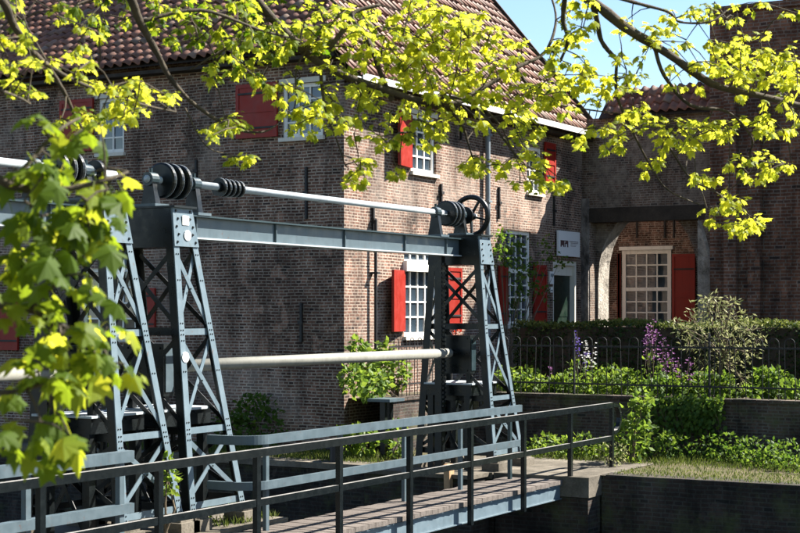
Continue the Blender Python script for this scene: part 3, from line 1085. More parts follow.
# ------------------------------------------------------------------ hoop-top fence
fence = thing('hoop_top_fence', 'black iron hoop topped garden fence on the retaining wall', 'fence', (TX - 0.13, 10, TZ))
FXp = TX - 0.13
zr, zl, zh = 1.88, 1.20, 2.02
def hoop_mesh(axis):
    g = MB()
    hw = 0.088
    path = [(-hw, 0)] + [(-hw, zr - TZ + 0.02)]
    for k in range(1, 8):
        a = pi - pi * k / 8
        path.append((hw * cos(a), zr - TZ + 0.03 + hw * sin(a)))
    path += [(hw, zr - TZ + 0.02), (hw, 0)]
    g.tube([((0, u, z) if axis == 'y' else (u, 0, z)) for (u, z) in path], 0.0075, 5)
    return g
hm = hoop_mesh('y').build('hoop_bar', M['iron']); hmd = hm.data; bpy.data.objects.remove(hm)
hm = hoop_mesh('x').build('hoop_bar', M['iron']); hmx = hm.data; bpy.data.objects.remove(hm)
y = 13.75
while y > 4.2:
    piece('hoop_bar', hmd, fence, Matrix.Translation((FXp, y, TZ + 0.05)) @ Matrix.Rotation(random.gauss(0, .016), 4, 'X') @ Matrix.Rotation(random.gauss(0, .03), 4, 'Y'))
    y -= 0.285
g = MB(); g.bar((FXp, 14.0, zr), (FXp, 3.5, zr), 0.012, 0.03); g.build('top_rail', M['iron'], fence)
g = MB(); g.bar((FXp, 14.0, zl), (FXp, 3.5, zl), 0.012, 0.03); g.build('bottom_rail', M['iron'], fence)
for yy in (13.98, 11.45, 8.9, 6.35):
    g = MB(); g.box(FXp - .016, FXp + .016, yy - .016, yy + .016, TZ + .03, zh + 0.06)
    g.add([(FXp - .016, yy - .016, zh + .06), (FXp + .016, yy - .016, zh + .06), (FXp + .016, yy + .016, zh + .06), (FXp - .016, yy + .016, zh + .06), (FXp, yy, zh + .15)],
          [(0, 1, 4), (1, 2, 4), (2, 3, 4), (3, 0, 4)])
    g.build('post', M['iron'], fence)
# return of the fence towards the house corner
x = 24.1
while x < FXp - 0.2:
    piece('hoop_bar', hmx, fence, Matrix.Translation((x, 13.99, TZ + 0.03))); x += 0.285
g = MB(); g.bar((23.85, 13.99, zr), (FXp, 13.99, zr), 0.012, 0.03); g.build('top_rail', M['iron'], fence)
g = MB(); g.bar((23.85, 13.99, zl), (FXp, 13.99, zl), 0.012, 0.03); g.build('bottom_rail', M['iron'], fence)

# ------------------------------------------------------------------ footbridge
bridge = thing('footbridge', 'narrow plank footbridge with pale steel girders in front of the sluice towers', 'footbridge', (QX, 10.1, 0))
BY0, BY1 = 9.70, 10.66
pw = 0.158
pm = []
for k in range(3):
    g = MB()
    e = [random.uniform(-.012, .012) for _ in range(4)]
    w = pw / 2 - 0.006
    g.hexa([(-w, BY0 - 10.1 + e[0], -.062), (w, BY0 - 10.1 + e[1], -.062), (w, BY1 - 10.1 + e[2], -.062), (-w, BY1 - 10.1 + e[3], -.062),
            (-w + .003, BY0 - 10.1 + e[0], 0), (w - .003, BY0 - 10.1 + e[1], 0.0), (w - .003, BY1 - 10.1 + e[2], 0), (-w + .003, BY1 - 10.1 + e[3], 0)])
    o = g.build('deck_plank', M['plank']); pm.append(o.data); bpy.data.objects.remove(o)
k = 0
x = QX - pw / 2 - 0.03
while x > 5:
    piece('deck_plank', pm[k % 3], bridge, Matrix.Translation((x, 10.1, DK + random.uniform(-.005, .004))) @ Matrix.Rotation(random.uniform(-.006, .006), 4, 'Z'))
    x -= pw; k += 1
for yy in (BY0 + 0.05, BY1 - 0.12):
    g = MB()
    g.box(5, QX - 0.03, yy, yy + 0.015, DK - 0.275, DK - 0.085)
    g.box(5, QX - 0.03, yy - 0.03, yy - 0.0, DK - 0.29, DK - 0.276)
    g.box(5, QX - 0.03, yy - 0.03, yy - 0.0, DK - 0.084, DK - 0.07)
    g.build('girder', M['steel_light'], bridge)

# outer railing
OY = 9.62
orail = thing('outer_railing', 'black steel railing with a looped end along the near side of the footbridge', 'railing', (QX, OY, 0))
posts = [18.55 + 1.645 * k for k in range(-7, 4)]
RZt = 1.0
for i, x in enumerate(posts):
    zb = DK - 0.30 if x < QX + 0.1 else -0.02
    g = MB(); g.box(x - .035, x + .035, OY - .03, OY + .03, zb, RZt - 0.04)
    g.build('post', M['rail_dark'], orail)
xe = posts[-1]
g = MB(); g.bar((5, OY, RZt), (xe, OY, RZt), 0.062, 0.085)
# curved end that returns down to the mid rail
pth = [(xe, RZt)]
for k in range(1, 9):
    a = pi / 2 - pi * k / 8
    pth.append((xe + 0.20 * cos(a) + 0.12, RZt - 0.22 + 0.22 * sin(a)))
prev = (xe, OY, RZt)
for (xx, zz) in pth[1:]:
    g.bar(prev, (xx, OY, zz), 0.058, 0.07, up=(0, 1, 0)); prev = (xx, OY, zz)
g.bar(prev, (xe + .03, OY, zz), 0.058, 0.07, up=(0, 1, 0))
g.build('top_rail', M['rail_dark'], orail)
g = MB(); g.bar((5, OY, 0.47), (xe, OY, 0.47), 0.05, 0.075); g.build('mid_rail', M['rail_dark'], orail)

# inner railings
IY = 10.40
ir = thing('inner_railing', 'pale blue grey railing between footbridge and hoist, curving back to the lattice tower', 'railing', (18, IY, 0))
g = MB()
path = [(QX - 0.05, IY), (14.95, IY)]
for k in range(1, 13):
    a = (pi / 2) * k / 12
    path.append((14.95 - 0.33 * sin(a), IY + 0.33 * (1 - cos(a))))
path.append((14.62, 11.02))
for zc, hh in ((1.02, 0.105), (0.49, 0.095)):
    g = MB()
    g.sweep(path, zc, 0.055, hh)
    g.build('top_rail' if zc > 0.8 else 'mid_rail', M['steel'], ir)
for x in (14.98, 16.6, 18.22, 19.84, 21.46):
    g = MB(); g.box(x - .03, x + .03, IY + .03, IY + .08, DK - 0.02, 1.0); g.build('post', M['steel'] if x < 20 else M['steel_mid'], ir)
il = thing('inner_railing', 'pale blue grey railing ending in a square cap at the lower left', 'railing', (10, IY, 0))
for zc, hh in ((1.02, 0.115), (0.49, 0.10)):
    g = MB(); g.bar((4.5, IY + .03, zc), (12.52, IY + .03, zc), 0.10, hh); g.build('top_rail' if zc > 0.8 else 'mid_rail', M['steel'], il)
for x in (12.35, 11.0, 9.4, 7.8):
    g = MB(); g.box(x - .035, x + .035, IY + .0, IY + .06, DK - .02, 0.962); g.build('post', M['steel'], il)

# ------------------------------------------------------------------ lattice towers
TY = 11.70                                     # axis of the hoist
ZT, ZP, ZB = 3.71, 3.27, 0.16


def lattice_tower(xl, label, marks=False):
    T = thing('lattice_tower', label, 'tower', (xl, TY, 0), 'riveted lattice towers of the sluice hoist')
    def xr(z): return xl + 0.36 + (ZT - z) * (1.07 - 0.36) / (ZT - ZB)
    def yf(z): return 11.28 - (ZT - z) * 0.28 / (ZT - ZB)
    zs = [ZP, 2.27, 1.13, 0.27]
    fw, th = 0.098, 0.014
    riv = MB()
    def rivet(x, z, side=1):
        y = yf(z)
        riv.tube([(x, y - th - 0.007, z), (x, y - th + 0.004, z)], [0.008, 0.012], 6)
    for s in (1, -1):                          # front lattice, then its mirror image at the back
        def Y(z, inn=0.0):
            y = yf(z) + inn
            return y if s == 1 else 2 * TY - y
        def P(x, z, inn=0.0): return (x, Y(z, inn), z)
        # vertical leg: angle section
        for (xa0, xa1, xb0, xb1, nm) in ((xl, xl + fw, xl, xl + fw, 'leg'), (xr(ZT) - fw, xr(ZT), xr(ZB) - fw, xr(ZB), 'leg')):
            g = MB()
            def slab(x00, x01, x10, x11, i0, i1):
                q = [P(x00, ZB, i0), P(x01, ZB, i0), P(x01, ZB, i1), P(x00, ZB, i1), P(x10, ZT, i0), P(x11, ZT, i0), P(x11, ZT, i1), P(x10, ZT, i1)]
                if s == -1: q = [q[3], q[2], q[1], q[0], q[7], q[6], q[5], q[4]]
                g.hexa(q)
            slab(xb0, xb1, xa0, xa1, -th, 0)
            lg = g.build(nm, M['steel_light'] if s == 1 else M['steel_dark_shaded'], T)  # back legs darker: their shade is put into the colour
            g = MB()
            if xa0 == xl: slab(xb0, xb0 + th, xa0, xa0 + th, 0.001, 0.105)
            else: slab(xb1 - th, xb1, xa1 - th, xa1, 0.001, 0.105)
            g.build('leg_flange', M['steel_dark_shaded'], lg)  # flange colour darkened to paint in the shaded flank
        # bays
        for i in range(3):
            zt_, zb_ = zs[i], zs[i + 1]
            za, zc = zt_ - 0.10, zb_ + 0.10
            xa, xb = xl + fw * .5, None
            for (p, q, inn) in ((P(xl + fw * .6, za, .012), P(xr(zc) - fw * .6, zc, .012), 0), (P(xr(za) - fw * .6, za, .026), P(xl + fw * .6, zc, .026), 0)):
                g = MB(); g.bar(p, q, 0.058, 0.010, up=(0, 1, 0.08)); g.build('lattice_bar', M['steel_light'] if s == 1 else M['steel_dark_shaded'], T)
            g = MB(); g.bar(P(xl + .02, zb_, .019), P(xr(zb_) - .02, zb_, .019), 0.012, 0.075); g.build('cross_bar', M['steel_light'] if s == 1 else M['steel_dark_shaded'], T)
            if s == 1:
                for z in (za, zc, zb_ + .02, zb_ - .03, (zt_ * .6 + zb_ * .4)):
                    rivet(xl + .03, z); rivet(xl + .07, z); rivet(xr(z) - .03, z); rivet(xr(z) - .07, z)
                # gusset rivet in the crossing
                rivet((xl + xr((za + zc) / 2)) / 2 - .01, (za + zc) / 2)
        # plate at the head
        g = MB()
        q = [P(xl - .004, ZP - .01, -.03), P(xr(ZP) + .004, ZP - .01, -.03), P(xr(ZP) + .004, ZP - .01, -th - .001), P(xl - .004, ZP - .01, -th - .001),
             P(xl - .004, ZT, -.03), P(xr(ZT) + .004, ZT, -.03), P(xr(ZT) + .004, ZT, -th - .001), P(xl - .004, ZT, -th - .001)]
        if s == -1: q = [q[3], q[2], q[1], q[0], q[7], q[6], q[5], q[4]]
        g.hexa(q)
        hp = g.build('head_plate', M['steel_light'] if s == 1 else M['steel_dark_shaded'], T)
        if s == 1:
            g = MB()
            for k in range(5):
                z = ZP + .04 + k * .09
                for x in (xl + .05 + (k % 2) * .03, xr(z) - .05 - (k % 2) * .03):
                    y = yf(z) - .03
                    g.tube([(x, y - .014, z), (x, y + .004, z)], [0.012, 0.018], 7)
            g.build('rivets', M['steel_dark_shaded'], hp, kind='stuff')
            if marks:
                g = MB(); y = yf(ZT - .15) - .034
                g.box(xl + .155, xl + .275, y - .008, y, ZT - .20, ZT - .09)
                g.build('square_marker', M['mark_white'], hp)
                g = MB(); y = yf(ZT - .32) - .034
                g.tube([(xl + .235, y - .01, ZT - .32), (xl + .235, y + .003, ZT - .32)], 0.062, 16); g.build('round_marker', M['mark_white'], hp)
                g = MB(); z = 1.98; y = yf(z) - th
                g.tube([(xl + .075, y - .012, z), (xl + .075, y + .003, z)], 0.062, 16); g.build('round_marker', M['mark_white'], T)
    riv.build('rivets', M['steel_dark_shaded'], T, kind='stuff')
    # head box between the two lattices
    g = MB()
    y0, y1 = yf(ZP) + .012, 2 * TY - yf(ZP) - .012
    g.box(xl + .002, xl + .02, y0, y1, ZP - .02, ZT - .006)
    g.box(xl + .34, xl + .355, y0, y1, ZP - .02, ZT - .006)
    g.box(xl - .02, xl + .40, y0 - .05, y1 + .05, ZT - .004, ZT + .02)
    g.box(xl + .02, xl + .36, y0, y1, ZP - .015, ZP + .0)
    g.build('head_box', M['steel_dark_shaded'], T)
    # side bracing (both flanks)
    for side in (0, 1):
        X = (lambda z: xl + .03) if side == 0 else (lambda z: xr(z) - .03)
        for i in range(3):
            za, zc = zs[i] - .08, zs[i + 1] + .08
            for k, (u, v) in enumerate(((za, zc), (zc, za))):
                g = MB(); o_ = .012 * k
                g.bar((X(u) + o_, yf(u) + .06, u), (X(v) + o_, 2 * TY - yf(v) - .06, v), 0.055, 0.010, up=(1, 0, 0))
                g.build('side_brace', M['steel_dark_shaded'], T)
            z = zs[i + 1]
            g = MB(); g.bar((X(z) + .026, yf(z) + .06, z), (X(z) + .026, 2 * TY - yf(z) - .06, z), 0.012, 0.09); g.build('side_rail', M['steel_dark_shaded'], T)
    # feet
    for s in (1, -1):
        y = yf(ZB) if s == 1 else 2 * TY - yf(ZB)
        for xx in (xl + .05, xr(ZB) - .05):
            g = MB(); g.box(xx - .13, xx + .13, y - .11, y + .11, ZB - .03, ZB - .002); g.box(xx - .17, xx + .17, y - .15, y + .15, -.2, ZB - .031)
            g.build('foot', M['concrete'], T)
    return T


XL, XR, DXG = 14.25, 22.0, -8.95
tL = lattice_tower(XL, 'lattice tower with white round markers at the left end of the long beam', marks=True)
tR = lattice_tower(XR, 'lattice tower under the spoked handwheel at the right end of the beam')
tM = lattice_tower(XR + DXG, 'leftmost lattice tower, partly hidden by the near maple leaves')

# ------------------------------------------------------------------ beam, drive shaft and gear of one hoist
def hoist(dx, labels):
    x0, x1 = XL + dx, XR + dx
    out = []
    B = thing('lifting_beam', labels[0], 'beam', (x0, TY, 3.4))
    ya, yb = TY - 0.16, TY + 0.16
    zb, zt_ = 3.385, 3.67
    g = MB()
    g.box(x0 + .42, x1 + .10, ya + .080, ya + .093, zb + .02, zt_ - .02)
    g.box(x0 + .42, x1 + .10, yb - .093, yb - .080, zb + .02, zt_ - .02)
    g.build('web', M['steel'], B)
    g = MB()
    g.box(x0 + .40, x1 + .10, ya, yb, zt_ - .0195, zt_)
    g.build('top_flange', M['steel_mid'], B)
    g = MB()
    g.box(x0 + .40, x1 + .10, ya + .03, yb - .03, zb, zb + .0195)
    g.build('bottom_flange', M['shaft'], B)
    g = MB()
    for xx in (x0 + .9, x0 + 2.6, x0 + 4.3, x0 + 6.0, x1 - .45):
        g.box(xx - .006, xx + .006, ya + .05, ya + .079, zb + .021, zt_ - .021)
    g.build('stiffener', M['steel'], B)
    # shaft
    ZS = 4.06
    Sh = thing('drive_shaft', labels[1], 'shaft', (x0, TY, ZS))
    g = MB(); g.cyl((x0 + .08, TY, ZS), (x1 + .72, TY, ZS), 0.045, 14); g.build('shaft', M['shaft'], Sh, smooth=True)
    def drum(xa, xb, R, nm='chain_drum'):
        g = MB(); g.cyl((xa, TY, ZS), (xb, TY, ZS), R * .62, 18)
        d = g.build(nm, M['steel_dark_shaded'], Sh)
        for xx in (xa, (xa + xb) / 2, xb):
            g = MB(); g.tube([(xx - .03, TY, ZS), (xx - .018, TY, ZS), (xx + .018, TY, ZS), (xx + .03, TY, ZS)], [R * .9, R, R, R * .9], 32); g.build('flange', M['steel_dark_shaded'], d)
            g = MB(); g.ring((xx + .022, TY, ZS), R - .006, .008, 32, 5); g.build('flange_rim', M['shaft'], d)
    drum(x0 + .36, x0 + .66, 0.21)
    drum(x1 - .28, x1 - .02, 0.20)
    def bearing(xx, base):
        g = MB()
        g.hexa([(xx - .045, TY - .11, base), (xx + .045, TY - .11, base), (xx + .045, TY + .11, base), (xx - .045, TY + .11, base),
                (xx - .04, TY - .055, ZS - .03), (xx + .04, TY - .055, ZS - .03), (xx + .04, TY + .055, ZS - .03), (xx - .04, TY + .055, ZS - .03)])
        bo = g.build('bearing', M['steel_dark_shaded'], Sh)
        g = MB(); g.tube([(xx - .065, TY, ZS), (xx + .065, TY, ZS)], 0.082, 14); g.cyl((xx, TY, ZS + .07), (xx, TY, ZS + .13), 0.022, 8)
        g.build('bearing_cap', M['steel_mid'], bo)
        g = MB(); g.box(xx - .13, xx + .13, TY - .17, TY + .17, base - .034, base - .001); g.build('base_plate', M['steel'], bo)
    bearing(x0 + .16, ZT + .056)
    bearing(x0 + .98, zt_ + .036)
    bearing(x1 - .62, zt_ + .036)
    bearing(x1 + .22, ZT + .056)
    # finned coupling
    g = MB(); g.cyl((x0 + 1.45, TY, ZS), (x0 + 1.95, TY, ZS), 0.062, 14)
    cp = g.build('coupling', M['steel_dark_shaded'], Sh)
    for k in range(5):
        xx = x0 + 1.50 + k * .10
        g = MB(); g.tube([(xx - .016, TY, ZS), (xx + .016, TY, ZS)], 0.115 - .003 * k, 20); f = g.build('fin', M['steel_dark_shaded'], cp)
        g = MB()
    g = MB()
    for k in range(5):
        g.ring((x0 + 1.518 + k * .10, TY, ZS), 0.108 - .003 * k, .009, 22, 5)
    g.build('fin_rim', M['shaft'], cp)
    # handwheel with spokes
    if dx == 0:
      xx = x1 + .57
      g = MB(); g.ring((xx, TY, ZS), 0.31, 0.042, 40, 8, sx=1.2)
      hw = g.build('handwheel', M['steel_dark_shaded'], Sh, smooth=True)
      for k in range(5):
          a = RAD(50 + 72 * k)
          g = MB(); g.bar((xx, TY, ZS), (xx, TY + .31 * cos(a), ZS + .31 * sin(a)), 0.03, 0.045, up=(1, 0, 0)); g.build('spoke', M['steel_dark_shaded'], hw)
      g = MB(); g.cyl((xx - .07, TY, ZS), (xx + .07, TY, ZS), 0.065, 14); g.build('hub', M['steel_dark_shaded'], hw)
    # round toothed wheel between drum and handwheel
    g = MB(); g.tube([(x1 + .36, TY, ZS), (x1 + .41, TY, ZS)], 0.14, 30); g.build('gear_wheel', M['steel_dark_shaded'], Sh)
    # lower torque pipe
    ZG = 1.85
    Pp = thing('torque_pipe', labels[2], 'pipe', (x0, TY, ZG))
    g = MB(); g.cyl((x0 + .30, TY, ZG), (x1 - .18, TY, ZG), 0.075, 20); g.build('pipe', M['galv'], Pp, smooth=True)
    for ca, cb in ((x1 - .178, x1 - .02), (x0 + .12, x0 + .298)):
        g = MB(); g.cyl((ca, TY, ZG), (cb, TY, ZG), 0.055, 14); g.build('coupling', M['steel_dark_shaded'], Pp)
    for nm, xa, lab in (('gear_housing', x1 - .03, labels[3]), ('gear_housing', x0 + .02, labels[4])):
        G = thing(nm, lab, 'gear housing', (xa, TY, 1.4))
        g = MB(); g.box(xa + .004, xa + .20, TY - .30, TY + .30, 1.52, 2.13); g.build('case', M['steel_dark_shaded'], G)
        g = MB(); g.box(xa + .03, xa + .17, TY - .312, TY - .301, 1.57, 2.08); g.build('cover', M['steel'] if xa < x1 - 1 else M['steel_mid'], G)  # lighter than the case: sunlit face put into the colour
        g = MB()
        for yy in (TY - .24, TY, TY + .24):
            for zz in (1.57, 2.08): g.cyl((xa - .012, yy, zz), (xa + .003, yy, zz), .014, 6)
        g.build('bolts', M['steel_dark_shaded'], G, kind='stuff')
        for yy in (TY - .24, TY + .24):
            g = MB(); g.box(xa + .05, xa + .13, yy - .04, yy + .04, 1.372, 1.519); g.build('bracket', M['steel_dark_shaded'], G)
    # platform carrying the gear
    for xa, lab in ((x1 - .1, labels[5]), (x0 - .05, labels[6])):
        Q = thing('gear_platform', lab, 'platform', (xa, TY, 0))
        g = MB(); g.box(xa + .0, xa + .95, TY - .37, TY + .50, 1.345, 1.37); g.build('top_plate', M['shaft'], Q)
        g = MB(); g.box(xa + .03, xa + .92, TY - .34, TY - .31, 1.17, 1.344); g.box(xa + .03, xa + .92, TY + .44, TY + .47, 1.17, 1.344)
        g.box(xa + .03, xa + .06, TY - .309, TY + .439, 1.17, 1.344); g.build('apron', M['steel_dark_shaded'], Q)
        for xx, yy in ((xa + .08, TY - .26), (xa + .08, TY + .40), (xa + .86, TY - .26), (xa + .86, TY + .40)):
            g = MB(); g.box(xx - .05, xx + .05, yy - .05, yy + .05, -.05, 1.169); g.build('leg', M['steel_dark_shaded'], Q)
        g = MB(); g.ring((xa + .5, TY - .1, 1.02), 0.16, 0.03, 24, 6); g.bar((xa + .5, TY - .1, .86), (xa + .5, TY - .1, 1.18), .04, .05, up=(1, 0, 0)); g.build('pulley', M['steel_dark_shaded'], Q)
        g = MB()
        g.bar((xa + .07, TY - .2, .1), (xa + .07, TY + .36, 1.05), .05, .012, up=(1, 0, 0)); g.bar((xa + .085, TY + .36, .1), (xa + .085, TY - .2, 1.05), .05, .012, up=(1, 0, 0))
        g.build('cross_brace', M['steel_dark_shaded'], Q)
    # lifting rods and the plank gate
    for xa, lab in ((x1 - .28, labels[7]), (x0 + 1.55, labels[8])):
        if lab is None: continue
        Rr = thing('lifting_rod', lab, 'rod', (xa, TY, 0))
        g = MB(); g.box(xa - .06, xa + .06, TY + .05, TY + .17, -1.3, 3.38); g.build('rod', M['steel_dark_shaded'], Rr)
        g = MB()
        z = 1.0
        while z < 3.3:
            g.box(xa - .045, xa + .045, TY + .02, TY + .049, z, z + .035); z += .07
        g.build('rack_teeth', M['steel_dark_shaded'], Rr)
    Gt = thing('sluice_gate', labels[9], 'sluice gate', ((x0 + x1) / 2, TY, -1.5))
    gx0, gx1 = x0 + 1.56, x1 - .82
    n = int((gx1 - gx0) / .22)
    w = (gx1 - gx0) / n
    g = MB(); g.box(-w / 2 + .005, w / 2 - .005, -.04, .04, -.95, .95)
    o = g.build('gate_plank', M['gate_wood']); gm = o.data; bpy.data.objects.remove(o)
    for k in range(n):
        piece('gate_plank', gm, Gt, Matrix.Translation((gx0 + (k + .5) * w, TY + .30 + random.uniform(-.008, .008), -1.62 + random.uniform(-.02, .02))))
    for zz in (-.82, -1.35):
        g = MB(); g.box(gx0, gx1, TY + .20, TY + .255, zz - .09, zz + .09); g.build('gate_rail', M['gate_wood'], Gt)


hoist(0, ['long blue grey riveted beam spanning the two full lattice towers',
          'horizontal drive shaft with drums, finned coupling and spoked handwheel on the long beam',
          'pale galvanised pipe running low between the two full lattice towers',
          'dark square gear housing at the right end of the pale pipe',
          'gear housing behind the lattice tower with white markers',
          'dark gear platform under the housing at the right lattice tower',
          'gear platform behind the lattice tower with white markers',
          'black toothed lifting rod beside the right lattice tower', None,
          'dark timber sluice gate in the opening under the long beam'])
hoist(DXG, ['beam of the second hoist at the left edge, half hidden by leaves',
            'drive shaft and drums at the upper left behind the near leaves',
            'pale pipe at the left edge ending behind the leaves',
            'gear housing at the leftmost lattice tower',
            'gear housing of the second hoist beyond the left edge',
            'dark gear platform left of the leftmost lattice tower',
            'gear platform of the second hoist beyond the left edge',
            'black toothed lifting rod left of the leftmost lattice tower', None,
            'dark timber sluice gate at the lower left edge'])

# ------------------------------------------------------------------ small things on the bank
p = on_z(386, 462, 0.0)
p = Vector((22.9, 0, 0)); q = on_x(386, 400, 22.9)
mp_ = thing('mooring_stand', 'small steel stand with a flat top on the bank by the house corner', 'stand', (q.x, q.y, 0))
g = MB(); g.box(q.x - .25, q.x + .25, q.y - .22, q.y + .22, q.z - .02, q.z + .03); g.build('top_plate', M['steel'], mp_)
for dx_ in (-.08, .12):
    g = MB(); g.box(q.x + dx_ - .04, q.x + dx_ + .04, q.y - .05, q.y + .05, 0, q.z - .021); g.build('leg', M['steel_dark_shaded'], mp_)
q = on_z(335, 468, 0.0)
mb = thing('mooring_post', 'short dark mooring post standing in the grass strip below the house', 'post', (22.0, q.y, 0))
c_ = (22.02, on_x(335, 470, 22.02).y)
g = MB(); g.tube([(c_[0], c_[1], -.3), (c_[0], c_[1], .30), (c_[0], c_[1], .34), (c_[0], c_[1], .40)], [.09, .085, .11, .06], 12)
g.build('shaft', M['iron'], mb)
g = MB(); g.cyl((c_[0], c_[1] - .17, .22), (c_[0], c_[1] + .17, .22), .03, 8); g.build('cross_pin', M['iron'], mb)
pl = MB()
q = on_y(449, 472, 11.35)
pl.hexa([(q.x - .05, 11.3, -.55), (q.x + .0, 11.3, -.55), (q.x + .0, 11.4, -.55), (q.x - .05, 11.4, -.55), (q.x - .09, 11.3, .16), (q.x + .09, 11.3, .16), (q.x + .09, 11.4, .16), (q.x - .09, 11.4, .16)])
po = pl.build('timber_wedge', M['pile']); tag(po, 'pale pointed timber hanging behind the footbridge near the right tower', 'timber')


# ------------------------------------------------------------------ vegetation helpers
def rnd_unit():
    while True:
        v = Vector((random.uniform(-1, 1), random.uniform(-1, 1), random.uniform(-1, 1)))
        if 0.05 < v.length < 1: return v.normalized()


def leaf_quad(g, p, t, nrm, L, W, var):
    """folded diamond leaf"""
    s = t.cross(nrm)
    if s.length < 1e-4: s = t.cross(Vector((1, 0, 0)))
    s.normalize(); n2 = s.cross(t)
    a = p; m_ = p + t * (L * .45); b_ = p + t * L
    n = len(g.v)
    g.v += [tuple(a), tuple(m_ + s * (W / 2) - n2 * (W * .15)), tuple(b_ - n2 * (L * .12)), tuple(m_ - s * (W / 2) - n2 * (W * .15))]
    g.f += [(n, n + 1, n + 2), (n, n + 2, n + 3)]
    g.var += [var] * 4


def blob_foliage(n, c, r, L, W, surf=0.6, up=0.5, vr=(0, 1)):
    g = MB(); g.var = []
    c = Vector(c)
    for _ in range(n):
        u = rnd_unit()
        rr = random.random() ** (1 / 3) if random.random() > surf else random.uniform(.75, 1.1)
        p = c + Vector((u.x * r[0], u.y * r[1], u.z * r[2])) * rr
        t = (u * .6 + rnd_unit() * .8 + Vector((0, 0, -.15))).normalized()
        nm = (Vector((0, 0, 1)) * up + rnd_unit() * .8).normalized()
        k = random.uniform(.7, 1.25)
        leaf_quad(g, p, t, nm, L * k, W * k, random.uniform(*vr))
    return g


def merge(g, h):
    n = len(g.v)
    g.v += h.v; g.f += [tuple(i + n for i in f) for f in h.f]
    if g.var is not None and h.var is not None: g.var += h.var


def stems(base, tops, r0=0.012, r1=0.004, bend=0.1):
    g = MB()
    for tp in tops:
        b0 = Vector(base) + Vector((random.uniform(-.05, .05), random.uniform(-.05, .05), 0))
        tp = Vector(tp)
        mid_ = (b0 + tp) / 2 + rnd_unit() * bend
        g.tube([b0, mid_, tp], [r0, (r0 + r1) / 2, r1], 5)
    return g


def bush(name, label, cat, base, blobs, mat, L, W, group=None, dens=900, stem_mat='twig', vr=(0, 1), up=.5):
    T = thing(name, label, cat, base, group)
    g = stems(base, [Vector(b_[0]) for b_ in blobs], .02, .006)
    g.build('stem', M[stem_mat], T)
    f = MB(); f.var = []
    for (c, r) in blobs:
        vol = r[0] * r[1] * r[2]
        merge(f, blob_foliage(int(dens * (vol ** .667) * 6) + 12, c, r, L, W, vr=vr, up=up))
    f.build('foliage', mat, T, kind='stuff')
    return T


# ------------------------------------------------------------------ hedge behind the fence
def hedge(name, label, x0, x1, y0, y1, z1):
    T = thing(name, label, 'hedge', ((x0 + x1) / 2, (y0 + y1) / 2, TZ))
    g = MB(); g.box(x0 + .1, x1 - .1, y0 + .1, y1 - .1, TZ - .02, z1 - .1); g.build('core', M['timber_dark'], T)
    f = MB(); f.var = []
    n = int((y1 - y0) * (z1 - TZ) * 620)
    for _ in range(n):
        yy = random.uniform(y0, y1); zz = random.uniform(TZ, z1)
        w = .05 * sin(yy * 3.1) + .04 * sin(yy * 7.3 + zz * 5)
        p = Vector((x0 + .05 + w + random.uniform(-.06, .1), yy, zz))
        leaf_quad(f, p, (Vector((-1, 0, .2)) + rnd_unit()).normalized(), (Vector((-.5, 0, .6)) + rnd_unit() * .7).normalized(), .075, .045, random.random())
    for _ in range(int((x1 - x0) * (z1 - TZ) * 600)):
        p = Vector((random.uniform(x0, x1), random.choice((y0, y1)) + random.uniform(-.05, .05), random.uniform(TZ, z1)))
        leaf_quad(f, p, rnd_unit(), rnd_unit(), .075, .045, random.random())
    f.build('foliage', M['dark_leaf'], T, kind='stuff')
    f = MB(); f.var = []
    for _ in range(int((y1 - y0) * (x1 - x0) * 750)):
        yy = random.uniform(y0, y1)
        p = Vector((random.uniform(x0, x1), yy, z1 - .05 + .04 * sin(yy * 2.3) + random.uniform(-.07, .05)))
        leaf_quad(f, p, (Vector((0, 0, .7)) + rnd_unit()).normalized(), rnd_unit(), .07, .04, random.random())
    f.build('top_leaves', M['hedge_top'], T, kind='stuff')  # paler leaves along the hedge top


hedge('clipped_hedge', 'long dark clipped hedge behind the iron fence', 28.7, 29.5, 4.0, 13.9, 2.30)

# ------------------------------------------------------------------ planting in the bed behind the fence
def on_bed(px, x, zoff=0.0):
    q = on_x(px, 380, x); return Vector((x, q.y, TZ + zoff))

k = 0
for i, px in enumerate((508, 522, 537, 552, 568, 584, 600, 616, 633, 650, 666, 684, 702, 722, 742, 762, 782, 800)):
    b_ = on_bed(px + random.uniform(-4, 4), 26.7 + random.choice((0, .25, .6)) + random.uniform(-.05, .1))
    hgt = random.uniform(.16, .44) if 640 < px < 730 else random.uniform(.2, .5)
    bush('leafy_perennial', 'leafy perennial in the row behind the iron fence, %s from the left' % ORD[i], 'plant', b_,
         [(b_ + Vector((0, 0, hgt * .5)), (.26, .27, hgt * .55)), (b_ + Vector((random.uniform(-.1, .2), random.uniform(-.2, .2), hgt * .75)), (.2, .2, hgt * .4))],
         M['green_leaf'], .10, .06 + .03 * (i % 2), group='low perennials behind the fence', dens=440, up=.7, vr=(.1 + .25 * (i % 3) / 2, .6 + .4 * (px < 640)))


